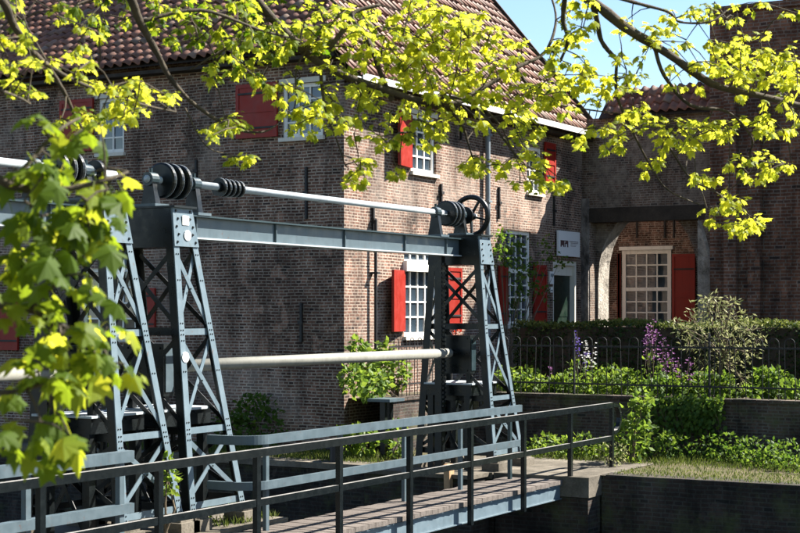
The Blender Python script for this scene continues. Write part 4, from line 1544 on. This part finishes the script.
def honesty(px, x, h, mat, label, n=5, dz=0):
    b_ = on_bed(px, x)
    T = thing('flower_spike', label, 'flower', b_)
    tops = [b_ + Vector((random.uniform(-.14, .14), random.uniform(-.16, .16), h * random.uniform(.75, 1.0))) for _ in range(n)]
    stems(b_, tops, .008, .004, .05).build('stem', M['twig'], T)
    f = MB(); f.var = []
    for t_ in tops:
        for _ in range(15):
            z = random.uniform(-.5, .03)
            p = t_ + Vector((random.uniform(-.06, .06), random.uniform(-.06, .06), z))
            for q_ in range(4):
                a = q_ * pi / 2 + random.random()
                dd = Vector((cos(a) * .6 - .5, sin(a), .6)).normalized()
                leaf_quad(f, p, dd, Vector((-.6, -.3, .6)), .030, .022, random.random())
    f.build('petals', M[mat], T, kind='stuff')
    merge_ = blob_foliage(70, b_ + Vector((0, 0, h * .3)), (.17, .17, h * .28), .10, .05)
    merge_.build('leaves', M['green_leaf'], T, kind='stuff')


honesty(589, 27.0, 1.10, 'petal', 'tall white flower spike behind the fence', 3)
honesty(577, 27.3, 1.18, 'violet', 'violet flower spike just left of the white one', 3)
honesty(651, 27.1, 1.42, 'purple', 'tallest purple flower clump left of the silvery shrub', 7)
honesty(666, 27.4, 1.15, 'purple', 'shorter purple flower clump beside the tall one', 4)
honesty(684, 27.0, .8, 'purple', 'low purple flowers at the foot of the silvery shrub', 4)
honesty(557, 27.1, .55, 'purple', 'small pink purple flower left of the violet spike', 1)

# silvery shrub leaning over the fence
sb = on_bed(724, 26.9)
blobs = []
for (px, py, rr) in ((694, 322, .22), (708, 312, .28), (722, 318, .30), (738, 322, .26), (750, 330, .18), (716, 338, .32), (734, 345, .28), (700, 345, .2), (728, 366, .22), (746, 352, .2), (715, 300, .16), (682, 330, .12), (688, 345, .14), (757, 340, .12), (676, 322, .08), (732, 304, .12), (706, 300, .1), (704, 366, .16), (740, 378, .16), (716, 384, .18)):
    q = on_x(px, py, 26.7 + random.uniform(-.25, .35)); blobs.append((q, (rr, rr, rr * .85)))
T = thing('silvery_shrub', 'tall pale silvery shrub leaning over the iron fence', 'shrub', sb)
g = MB()
g.tube([sb, sb + Vector((-.05, .05, .5)), on_x(722, 345, 26.8)], [.05, .04, .025], 6)
for (c, r_) in blobs: g.tube([on_x(724, 358, 26.85), (on_x(724, 350, 26.8) + c) / 2 + rnd_unit() * .06, c], [.022, .013, .006], 5)
for (c, r_) in blobs:
    for _ in range(10):
        e = c + rnd_unit() * r_[0] * 1.15; g.tube([c, (c + e) / 2 + rnd_unit() * .03, e], [.006, .004, .002], 4)
g.build('stem', M['twig'], T)
f = MB(); f.var = []
for (c, r_) in blobs: merge(f, blob_foliage(int(560 * r_[0] ** 1.4), c, (r_[0] * 1.25, r_[1] * 1.25, r_[2] * 1.2), .10, .028, surf=.2, up=.3))
f.build('foliage', M['silver_leaf'], T, kind='stuff')

# climber hanging over the retaining wall
T = thing('ivy_climber', 'dark climbing plant spilling down the retaining wall below the silvery shrub', 'climber', on_x(690, 440, TX - .3))
f = MB(); f.var = []
g = MB()
for _ in range(26):
    px = random.uniform(652, 722); q = on_x(px, 398, TX - .32); q.z = TZ + .12
    e = q + Vector((random.uniform(-.18, 0), random.uniform(-.3, .3), -random.uniform(.3, 1.0)))
    g.tube([q, (q + e) / 2 + Vector((-.1, 0, 0)), e], [.008, .006, .003], 4)
    for k in range(42):
        t = random.random(); p = q + (e - q) * t + Vector((random.uniform(-.16, -.0), random.uniform(-.13, .13), random.uniform(-.08, .08)))
        leaf_quad(f, p, (Vector((-.4, 0, -.8)) + rnd_unit() * .6).normalized(), (Vector((-.8, 0, .5)) + rnd_unit() * .5).normalized(), .085, .07, random.random() * .6)
g.build('stem', M['twig'], T); f.build('foliage', M['green_leaf'], T, kind='stuff')

# plants below the wall, on the bank
def at_bank(px, x): q = on_x(px, 450, x); return Vector((x, q.y, 0))
b_ = at_bank(634, 24.4)
bush('bramble', 'tall leafy bramble beside the looped end of the railing', 'shrub', b_,
     [(b_ + Vector((0, .05, .35)), (.28, .3, .34)), (b_ + Vector((0, -.05, .75)), (.22, .24, .25)), (b_ + Vector((0, -.18, 1.05)), (.16, .16, .16)), (b_ + Vector((0, -.12, .95)), (.1, .2, .1))],
     M['green_leaf'], .115, .085, dens=260, vr=(.2, 1))
b_ = at_bank(652, 25.2)
bush('bramble', 'sprawling low bramble between the railing end and the climbing plant', 'shrub', b_,
     [(b_ + Vector((0, 0, .25)), (.3, .45, .3)), (b_ + Vector((0, -.4, .2)), (.3, .3, .25))], M['green_leaf'], .08, .055, dens=380, vr=(0, .7))
b_ = at_bank(612, 23.6)
bush('weed_tuft', 'dry reddish weed at the foot of the railing end', 'plant', b_, [(b_ + Vector((0, 0, .2)), (.2, .25, .25))], M['silver_leaf'], .06, .03, dens=420)
for i, (px, x, h) in enumerate(((532, 24.6, .28), (548, 24.9, .32), (566, 24.6, .34), (582, 24.8, .36), (598, 24.7, .30))):
    b_ = at_bank(px, x)
    bush('bank_weed', 'weed clump on the sunny bank behind the railing, %s from the left' % ORD[i], 'plant', b_, [(b_ + Vector((0, 0, h * .5)), (.25, .26, h * .6))], M['green_leaf'], .09, .06,
         group='weeds on the sunny bank', dens=420, vr=(.3, 1))
for i, (px, x) in enumerate(((755, 25.0), (788, 24.6), (722, 25.4))):
    b_ = at_bank(px, x)
    bush('bank_weed', ['low weed on the right bank, middle of three', 'low weed on the right bank nearest the right edge', 'low weed on the right bank nearest the climbing plant'][i], 'plant', b_, [(b_ + Vector((0, 0, .2)), (.35, .5, .26)), (b_ + Vector((-.4, -.3, .12)), (.3, .4, .16))], M['green_leaf'], .07, .05,
         group='weeds on the right bank', dens=380, vr=(0, .6))

# shrubs at the corner of the house
c0 = Vector((24.6, 14.3, TZ))
def spot(px, py, y): return on_y(px, py, y)
bush('corner_shrub', 'bright green shrub growing through the fence at the house corner', 'shrub', (24.6, 14.25, TZ),
     [(spot(362, 366, 14.2), (.3, .2, .32)), (spot(380, 372, 14.2), (.32, .2, .34)), (spot(398, 372, 14.1), (.25, .2, .3)), (spot(358, 350, 14.2), (.2, .15, .2)), (spot(385, 350, 14.2), (.2, .15, .16)),
      (spot(372, 386, 13.9), (.4, .2, .2)), (spot(352, 380, 13.9), (.18, .2, .25))],
     M['green_leaf'], .12, .085, dens=420, vr=(.2, 1))
for (px, py, lab, h) in ((350, 455, 'sunlit broad leaved plant on the bank left of the steel stand', .45), (366, 452, 'sunlit broad leaved plant right below the steel stand', .55), (398, 450, 'broad leaved plant right of the steel stand', .6)):
    q = on_x(px, py, 22.9); b_ = Vector((22.9, q.y, 0))
    bush('broadleaf_plant', lab, 'plant', b_, [(b_ + Vector((0, 0, h * .5)), (.16, .2, h * .45)), (b_ + Vector((0, .05, h * .9)), (.1, .12, .1))], M['green_leaf'], .13, .095, dens=330, vr=(.4, 1))
for (px, lab, h, w) in ((258, 'dark fern like shrub against the shaded side wall', .95, .55), (232, 'smaller dark shrub by the lattice tower against the side wall', .6, .4)):
    q = on_x(px, 430, 23.35); b_ = Vector((23.35, q.y, 0))
    bush('wall_shrub', lab, 'shrub', b_, [(b_ + Vector((0, 0, h * .5)), (.3, w, h * .5)), (b_ + Vector((0, .1, h * .85)), (.2, w * .6, h * .2))], M['green_leaf'], .11, .06, dens=360, vr=(0, .5))

# climbing rose at the second ground-floor window
T = thing('climbing_rose', 'thin climbing rose in front of the window beside the handwheel', 'climber', tuple(PF.pt(PF.px(498, 300)[0], TZ, .3)))
g = MB(); f = MB(); f.var = []
base = PF.pt(PF.px(497, 300)[0], TZ, .25)
for (px, py) in ((492, 238), (500, 248), (512, 262), (524, 270), (505, 275), (518, 285), (530, 258), (494, 262), (510, 246), (540, 262), (526, 246), (500, 290), (489, 250), (534, 296), (508, 305)):
    a, z = PF.px(px, py); e = PF.pt(a, z, random.uniform(.15, .5))
    g.tube([base, (base + e) / 2 + Vector((random.uniform(-.2, .2), 0, .15)), e], [.014, .01, .004], 5)
    for _ in range(44 if px < 520 else 26):
        p = e + rnd_unit() * random.uniform(.02, .30)
        leaf_quad(f, p, (rnd_unit() + Vector((0, 0, -.3))).normalized(), rnd_unit(), .10, .07, random.random() * .5)
g.build('stem', M['twig'], T); f.build('foliage', M['green_leaf'], T, kind='stuff')
fb = blob_foliage(40, spot(454, 331, 14.0), (.14, .14, .08), .06, .05); 
T = thing('red_geranium', 'small red flowers behind the dark gear housing', 'flower', tuple(spot(454, 345, 14.0)))
stems(spot(454, 352, 14.0), [spot(452, 333, 14.0), spot(456, 332, 14.0), spot(454, 336, 14.0)], .008, .005, .03).build('stem', M['twig'], T)
fb.build('petals', M['bloom_red'], T, kind='stuff')

# grass on the banks
f = MB(); f.var = []
def grass_patch(n, x0, x1, y0, y1, h, z=0.0):
    for _ in range(n):
        p = Vector((random.uniform(x0, x1), random.uniform(y0, y1), z))
        t = (Vector((0, 0, 1)) + rnd_unit() * .5).normalized()
        leaf_quad(f, p, t, rnd_unit(), h * random.uniform(.5, 1.3), .014, random.random())
grass_patch(5200, 21.95, 23.5, 13.2, 19.5, .10)
grass_patch(3800, 24.0, 26.0, 6.0, 13.6, .11)
grass_patch(2200, 22.3, 23.6, 4.0, 9.2, .06)
grass_patch(1500, 23.6, 26.0, 4.0, 9.2, .10)
grass_patch(300, 14.6, 15.7, 10.75, 11.2, .10)
tag(f.build('bank_grass', M['grass']), 'short rough grass and weeds along the canal banks', 'grass', kind='stuff')

# weeds on the pier
for (px, py, lab) in ((207, 520, 'small yellow green weed at the foot of the lattice tower with markers'), (232, 518, 'tiny weed on the pier edge by the footbridge')):
    b_ = on_z(px, py, 0.0)
    bush('pier_weed', lab, 'plant', b_, [(b_ + Vector((0, 0, .09)), (.11, .11, .1))], M['green_leaf'], .06, .04, dens=520, vr=(.4, 1))
q = on_y(168, 480, 10.9)
bush('pier_weed', 'bright leafy sapling between the two left lattice towers', 'plant', (q.x, q.y, -.0), [(Vector((q.x, q.y, q.z)), (.09, .09, .2)), (Vector((q.x, q.y, q.z + .15)), (.08, .08, .12))], M['green_leaf'], .09, .06, dens=420, vr=(.5, 1))

# ------------------------------------------------------------------ maple tree in the foreground
LO = [(0, 0), (.16, -.07), (.36, -.02), (.30, .14), (.56, .30), (.60, .46), (.38, .44), (.36, .56), (.44, .74), (.24, .70), (.14, .82), (0, 1.05)]
def leaf_shape(fold, droop, seed):
    rs = random.Random(seed)
    out = LO + [(-x, y) for (x, y) in LO[-2:0:-1]]
    vs_ = [(0, .38, 0.03)]
    for (x, y) in out:
        k = 1 + rs.uniform(-.08, .08)
        x *= k * .98
        vs_.append((x, y, -fold * abs(x) - droop * y * y + rs.uniform(-.02, .02)))
    n = len(out)
    fs = [(0, 1 + i, 1 + (i + 1) % n) for i in range(n)]
    b0 = len(vs_)                                  # stalk
    vs_ += [(-.012, .02, 0), (.012, .02, 0), (.012, -.55, .10), (-.012, -.55, .10)]
    fs.append((b0, b0 + 1, b0 + 2, b0 + 3))
    return vs_, fs


VARS = [leaf_shape(.30, .22, 1), leaf_shape(.60, .36, 2), leaf_shape(.20, .45, 3), leaf_shape(.42, .12, 4), leaf_shape(.8, .55, 5)]
leaves = []
twigs = MB()
branches = []


def limb(pts, r0, r1, wob=0.0):
    """pts: (px, py, depth); smoothed polyline tube"""
    P_ = [at(*p) if not isinstance(p, Vector) else p for p in pts]
    out = []
    for i in range(len(P_) - 1):
        p0 = P_[max(0, i - 1)]; p1 = P_[i]; p2 = P_[i + 1]; p3 = P_[min(len(P_) - 1, i + 2)]
        for k in range(5):
            t = k / 5
            out.append(0.5 * ((2 * p1) + (p2 - p0) * t + (2 * p0 - 5 * p1 + 4 * p2 - p3) * t * t + (3 * p1 - p0 - 3 * p2 + p3) * t ** 3))
    out.append(P_[-1])
    out = [p + rnd_unit() * wob for p in out]
    n = len(out)
    rad = [(r0 + (r1 - r0) * (i / (n - 1)) ** .8) * random.uniform(.9, 1.12) for i in range(n)]
    branches.append((out, rad))
    return out


def add_leaf(p, t, up, size, bright):
    s = t.cross(up)
    if s.length < .05: s = t.cross(Vector((1, 0, 0)))
    s.normalize(); n2 = s.cross(t).normalized()
    R = Matrix((s, t, n2)).transposed().to_4x4()
    leaves.append((Matrix.Translation(p) @ R @ Matrix.Scale(size, 4), random.randrange(5), min(1, max(0, random.gauss(bright, .27)))))


allpts = []
def clump(px, py, d, n, size, bright, spread=None, droop=.25, twig=True):
    c = at(px, py, d)
    if twig and allpts:
        best = min(allpts, key=lambda q: (q - c).length_squared)
        if .03 < (best - c).length < 1.6:
            m_ = (best + c) / 2 + Vector((0, 0, .05 * (best - c).length)) + rnd_unit() * .06 * (best - c).length
            twigs.tube([best, m_, c], [.0055, .004, .003], 5, cap=False)
    out = (c - (min(allpts, key=lambda q: (q - c).length_squared) if allpts else c))
    if out.length < .02: out = rnd_unit()
    out.normalize()
    allpts.append(c)
    sp = spread or size * .75
    for k in range(n):
        a = 2 * pi * k / n + random.uniform(-.4, .4)
        t = Vector((cos(a), sin(a), 0)) * .8 + out * .5 + Vector((0, 0, -droop + random.uniform(-.42, .18)))
        t.normalize()
        up = (Vector((0, 0, 1)) + S * .25 + rnd_unit() * .55).normalized()
        p = c + t * (size * .5) + rnd_unit() * sp * random.random()
        add_leaf(p, t, up, size * random.choice((.5, .7, .85, 1.0, 1.0, 1.2)) * random.uniform(.9, 1.1), bright)


# trunk stands left of the camera, out of frame
trunk = [Vector((2.2, 6.2, -.2)), Vector((2.2, 6.2, 2.0)), Vector((2.4, 6.0, 4.2)), Vector((2.9, 5.8, 6.4)), Vector((3.6, 5.6, 8.6))]
hub1 = Vector((3.1, 5.75, 7.0)); hub0 = Vector((2.4, 6.0, 4.4))
# limbs entering from above
A1 = limb([hub1, at(60, -160, 9.5), (220, -40, 10.2), (268, 14, 10.4), (318, 62, 10.6), (380, 88, 10.8), (445, 105, 11.0), (482, 88, 11.2), (516, 68, 11.4), (545, 52, 11.6), (556, 20, 11.8), (549, -10, 12)], .042, .007)
A2 = limb([hub1, at(330, -220, 10.5), (500, -60, 11), (590, 0, 11.2), (626, 28, 11.3), (668, 54, 11.4), (712, 84, 11.5), (752, 94, 11.6), (810, 108, 11.8)], .055, .020)
A3 = limb([(590, -5, 11.2), (597, 20, 11.3), (602, 42, 11.4), (617, 60, 11.5)], .026, .014)
A4 = limb([hub1, at(20, -120, 8.8), (118, -20, 9.2), (140, 22, 9.4), (158, 55, 9.6), (170, 78, 9.7), (195, 105, 9.9), (232, 128, 10.1), (262, 132, 10.2), (278, 124, 10.3)], .036, .004)
A5 = limb([hub0, at(-120, -60, 7.0), (-10, -10, 7.4), (14, 26, 7.6), (34, 54, 7.8), (62, 74, 8.0), (92, 88, 8.2), (140, 104, 8.5), (176, 112, 8.8)], .030, .004)
A6 = limb([(34, 54, 7.8), (50, 70, 7.9), (66, 96, 8.0), (76, 118, 8.1), (90, 140, 8.2)], .018, .005)
A7 = limb([(318, 62, 10.6), (350, 20, 10.7), (340, 8, 10.8), (310, -20, 11)], .02, .012)
A8 = limb([(380, 5, 11), (352, 15, 10.9), (368, 40, 10.8), (380, 72, 10.8), (392, 100, 10.9)], .012, .02)
A9 = limb([(445, 105, 11.0), (462, 125, 11.1), (470, 150, 11.2), (480, 178, 11.3)], .014, .004)
B1 = limb([(430, 98, 10.9), (465, 100, 11), (495, 128, 11.1), (520, 160, 11.2), (540, 172, 11.3)], .016, .004)
B2 = limb([(516, 68, 11.4), (532, 90, 11.5), (556, 104, 11.6), (590, 110, 11.7), (640, 116, 11.8)], .014, .004)
B3 = limb([(566, -10, 11.2), (563, 20, 11.3), (568, 40, 11.3), (560, 62, 11.4)], .022, .010)
B4 = limb([(617, 60, 11.5), (617, 95, 11.6), (632, 130, 11.6), (650, 165, 11.7), (668, 190, 11.8), (700, 205, 11.9)], .014, .005)
B5 = limb([(655, 48, 11.4), (664, 75, 11.4), (690, 105, 11.5), (728, 112, 11.6), (752, 138, 11.7), (752, 158, 11.8), (790, 165, 11.9)], .018, .005)
B6 = limb([(668, 145, 11.7), (690, 178, 11.8), (712, 190, 11.9), (735, 205, 12), (755, 220, 12.1)], .010, .004)
B7 = limb([(608, -5, 11.3), (640, 4, 11.5), (668, 12, 11.6), (680, 22, 11.7), (710, 22, 11.8), (728, 10, 11.9)], .016, .006)
B8 = limb([(320, 64, 10.6), (325, 110, 10.5), (335, 135, 10.5), (345, 165, 10.6)], .013, .004)
B9 = limb([(271, 16, 10.4), (240, 40, 10.3), (215, 55, 10.2), (190, 70, 10.2)], .014, .005)
C1 = limb([(140, 22, 9.4), (200, 10, 9.6), (260, 30, 9.9), (300, 40, 10.2)], .015, .006)
C2 = limb([(185, 108, 9.9), (205, 145, 9.9), (230, 155, 10), (248, 160, 10)], .006, .003)
C3 = limb([(0, 90, 7.0), (20, 98, 7.4), (30, 104, 7.6)], .008, .004)
C4 = limb([(480, 105, 11.1), (500, 125, 11.1), (512, 150, 11.2), (528, 185, 11.3)], .010, .003)
C5 = limb([(345, 10, 10.6), (300, 60, 10.5), (296, 100, 10.4), (290, 120, 10.4)], .010, .004)
# the low near branch at the left edge
D1 = limb([hub0, at(-160, 60, 5.2), (-40, 150, 5.1), (10, 185, 5.1), (60, 190, 5.15), (105, 180, 5.2), (128, 172, 5.3)], .030, .004)
D2 = limb([at(-160, 60, 5.2), (-60, 260, 4.9), (-10, 300, 4.9), (30, 310, 4.95), (70, 330, 5.0), (100, 345, 5.1)], .022, .004)
D3 = limb([at(-60, 260, 4.9), (-30, 380, 4.8), (5, 392, 4.8), (40, 385, 4.85), (70, 380, 4.9)], .016, .004)
D4 = limb([(10, 185, 5.1), (40, 150, 5.2), (62, 128, 5.3), (80, 118, 5.4)], .010, .004)
D5 = limb([(30, 310, 4.95), (60, 280, 5.0), (90, 250, 5.1)], .008, .003)
for pts_, _ in branches: allpts.extend(pts_)

UPL = 0.118
def region(cx, cy, rx, ry, n, d, size, bright, nl=(4, 7), dj=.5, droop=.25):
    for _ in range(n):
        a = random.uniform(0, 2 * pi); r_ = sqrt(random.random())
        clump(cx + rx * r_ * cos(a), cy + ry * r_ * sin(a), d + random.uniform(-dj, dj), random.randint(*nl), size, bright, droop=droop)


# far canopy over the roof and sky (pixel centre, pixel radii, clumps, depth, leaf length, brightness)
region(30, 8, 45, 16, 10, 8.4, 0.046, 0.35)
region(130, 12, 60, 22, 19, 9.6, 0.052, 0.3)
region(215, 22, 60, 26, 48, 10.2, 0.055, 0.35)
region(290, 25, 50, 30, 48, 10.6, 0.055, 0.45)
region(255, 68, 50, 22, 25, 10.3, 0.055, 0.5)
region(300, 95, 40, 18, 20, 10.4, 0.055, 0.65)
region(318, 118, 26, 12, 12, 10.4, 0.055, 0.75)
region(350, 40, 40, 38, 43, 10.8, 0.055, 0.65)
region(415, 35, 55, 38, 81, 11.1, 0.055, 0.8)
region(460, 55, 55, 36, 61, 11.2, 0.055, 0.85)
region(400, 95, 55, 26, 35, 11, 0.055, 0.8)
region(475, 105, 50, 24, 40, 11.2, 0.055, 0.8)
region(430, 130, 30, 14, 12, 11.1, 0.055, 0.7)
region(378, 130, 26, 14, 11, 10.9, 0.055, 0.75)
region(355, 165, 16, 22, 10, 10.7, 0.055, 0.8)
region(398, 170, 12, 8, 3, 10.9, 0.055, 0.8)
region(480, 166, 16, 14, 12, 11.2, 0.055, 0.8)
region(525, 165, 28, 18, 16, 11.3, 0.055, 0.75)
region(545, 182, 18, 8, 9, 11.4, 0.055, 0.7)
region(520, 130, 26, 16, 14, 11.3, 0.055, 0.75)
region(560, 100, 30, 20, 20, 11.5, 0.055, 0.8)
region(575, 55, 30, 32, 28, 11.4, 0.055, 0.75)
region(578, 12, 28, 16, 13, 11.3, 0.055, 0.7)
region(610, 80, 32, 24, 22, 11.5, 0.055, 0.8)
region(640, 40, 30, 22, 14, 11.5, 0.055, 0.8)
region(680, 30, 34, 22, 13, 11.6, 0.055, 0.75)
region(600, 140, 28, 16, 13, 11.6, 0.055, 0.7)
region(640, 118, 26, 14, 13, 11.6, 0.055, 0.75)
region(680, 134, 34, 16, 25, 11.7, 0.055, 0.85)
region(712, 128, 24, 10, 11, 11.7, 0.055, 0.85)
region(720, 60, 34, 22, 16, 11.7, 0.055, 0.85)
region(760, 52, 42, 18, 32, 11.7, 0.055, 0.9)
region(770, 82, 36, 22, 32, 11.7, 0.055, 0.85)
region(700, 75, 40, 14, 13, 11.5, 0.055, 0.8)
region(745, 10, 60, 10, 16, 11.9, 0.055, 0.6)
region(765, 120, 40, 14, 16, 11.8, 0.055, 0.85)
region(758, 165, 40, 12, 20, 11.9, 0.055, 0.85)
region(722, 205, 22, 16, 13, 12, 0.055, 0.9)
region(748, 224, 20, 8, 12, 12.1, 0.055, 0.9)
region(650, 165, 16, 10, 6, 11.8, 0.055, 0.8)
region(706, 178, 14, 8, 7, 11.9, 0.055, 0.85)
region(495, 62, 36, 34, 15, 11.4, 0.057, .85)
region(448, 22, 40, 20, 11, 11.3, 0.057, .85)
region(535, 88, 26, 22, 8, 11.5, 0.057, .8)
# sprigs over the side wall
region(236, 122, 24, 8, 10, 10.1, 0.050, 0.8)
region(243, 158, 14, 5, 6, 10, 0.046, 0.75)
region(212, 132, 14, 6, 3, 9.9, 0.046, 0.7)
region(150, 98, 34, 10, 14, 8.7, 0.046, 0.85)
region(110, 84, 40, 10, 11, 8.3, 0.044, 0.85)
region(60, 62, 34, 10, 11, 7.9, 0.041, 0.85)
region(20, 40, 24, 12, 9, 7.5, 0.041, 0.8)
region(15, 64, 20, 8, 7, 7.5, 0.041, 0.75)
region(24, 88, 22, 7, 9, 7.6, 0.041, 0.5)
region(85, 118, 26, 12, 7, 8.2, 0.044, 0.6)
region(112, 112, 30, 8, 12, 8.4, 0.044, 0.85)
region(95, 30, 20, 10, 4, 8.8, 0.044, 0.8)
region(82, 48, 10, 6, 3, 8.6, 0.044, 0.8)
# near leaves at the left edge, low brightness puts shade into their colour
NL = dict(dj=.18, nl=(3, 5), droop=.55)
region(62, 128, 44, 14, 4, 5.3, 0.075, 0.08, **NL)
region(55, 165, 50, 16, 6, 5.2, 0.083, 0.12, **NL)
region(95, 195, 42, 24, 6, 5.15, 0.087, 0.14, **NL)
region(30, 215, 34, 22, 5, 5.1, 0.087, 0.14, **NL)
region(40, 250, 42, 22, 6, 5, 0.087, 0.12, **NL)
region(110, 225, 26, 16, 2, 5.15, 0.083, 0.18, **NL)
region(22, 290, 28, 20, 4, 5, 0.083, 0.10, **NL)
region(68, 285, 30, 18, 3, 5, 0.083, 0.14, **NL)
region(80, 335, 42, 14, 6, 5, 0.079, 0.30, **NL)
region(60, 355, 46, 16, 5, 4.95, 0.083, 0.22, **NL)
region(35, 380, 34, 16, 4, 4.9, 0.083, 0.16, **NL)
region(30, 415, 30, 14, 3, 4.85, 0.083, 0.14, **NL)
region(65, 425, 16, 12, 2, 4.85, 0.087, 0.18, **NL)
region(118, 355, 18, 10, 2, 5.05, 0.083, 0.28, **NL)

tree = thing('maple_tree', 'maple tree reaching into the view with bright spring leaves and dark limbs', 'tree', (2.2, 6.2, 0))
g = MB(); g.tube(trunk, [.34, .28, .22, .17, .12], 14); g.build('trunk', M['bark'], tree, smooth=True)
for pts_, rad_ in branches:
    g = MB(); g.tube(pts_, rad_, 7); g.build('branch', M['bark'], tree, smooth=True)
twigs.build('twigs', M['bark'], tree, kind='stuff')
# rest of the foliage above and behind the view, added to block sky light
f = MB(); f.var = []
cc = Vector((0.5, 5.0, 10.2))
for _ in range(9000):
    u = rnd_unit(); p = cc + Vector((u.x * 7.0, u.y * 7.5, u.z * 4.6)) * random.uniform(.55, 1.0)
    v = vis(p, 60)
    if v or p.z < 5.2 or (p.dot(FW) > 0 and p.z < ZC + .24 * p.dot(FW)): continue
    leaf_quad(f, p, (rnd_unit() + Vector((0, 0, -.4))).normalized(), (Vector((0, 0, 1)) + rnd_unit() * .6).normalized(), .42, .34, random.random())
f.build('unseen_crown', M['leaf'], tree, kind='stuff')
lm = []
for i, (vs_, fs) in enumerate(VARS):
    for bi in range(4):
        me = bpy.data.meshes.new('leaf'); me.from_pydata(vs_, [], fs); me.materials.append(M['leaf'])
        a_ = me.attributes.new('var', 'FLOAT', 'POINT'); a_.data.foreach_set('value', [(bi + .5) / 4] * len(vs_))
        lm.append(me)
def lkey(L_):
    p = L_[0].translation
    v = vis(p, 0)
    return -(L_[0].to_scale().x / v[2]) if v else 0
leaves.sort(key=lkey)
for (Mx, vi, br) in leaves[:300]:
    piece('leaf', lm[vi * 4 + min(3, int(br * 4))], tree, Mx)
g = MB(); g.var = []
for (Mx, vi, br) in leaves[300:]:
    vs_, fs = VARS[vi]
    g.add([Mx @ Vector(p) for p in vs_], fs)
    g.var.extend([br] * len(vs_))
g.build('leaves', M['leaf'], tree, kind='stuff')
print('leaves', len(leaves))
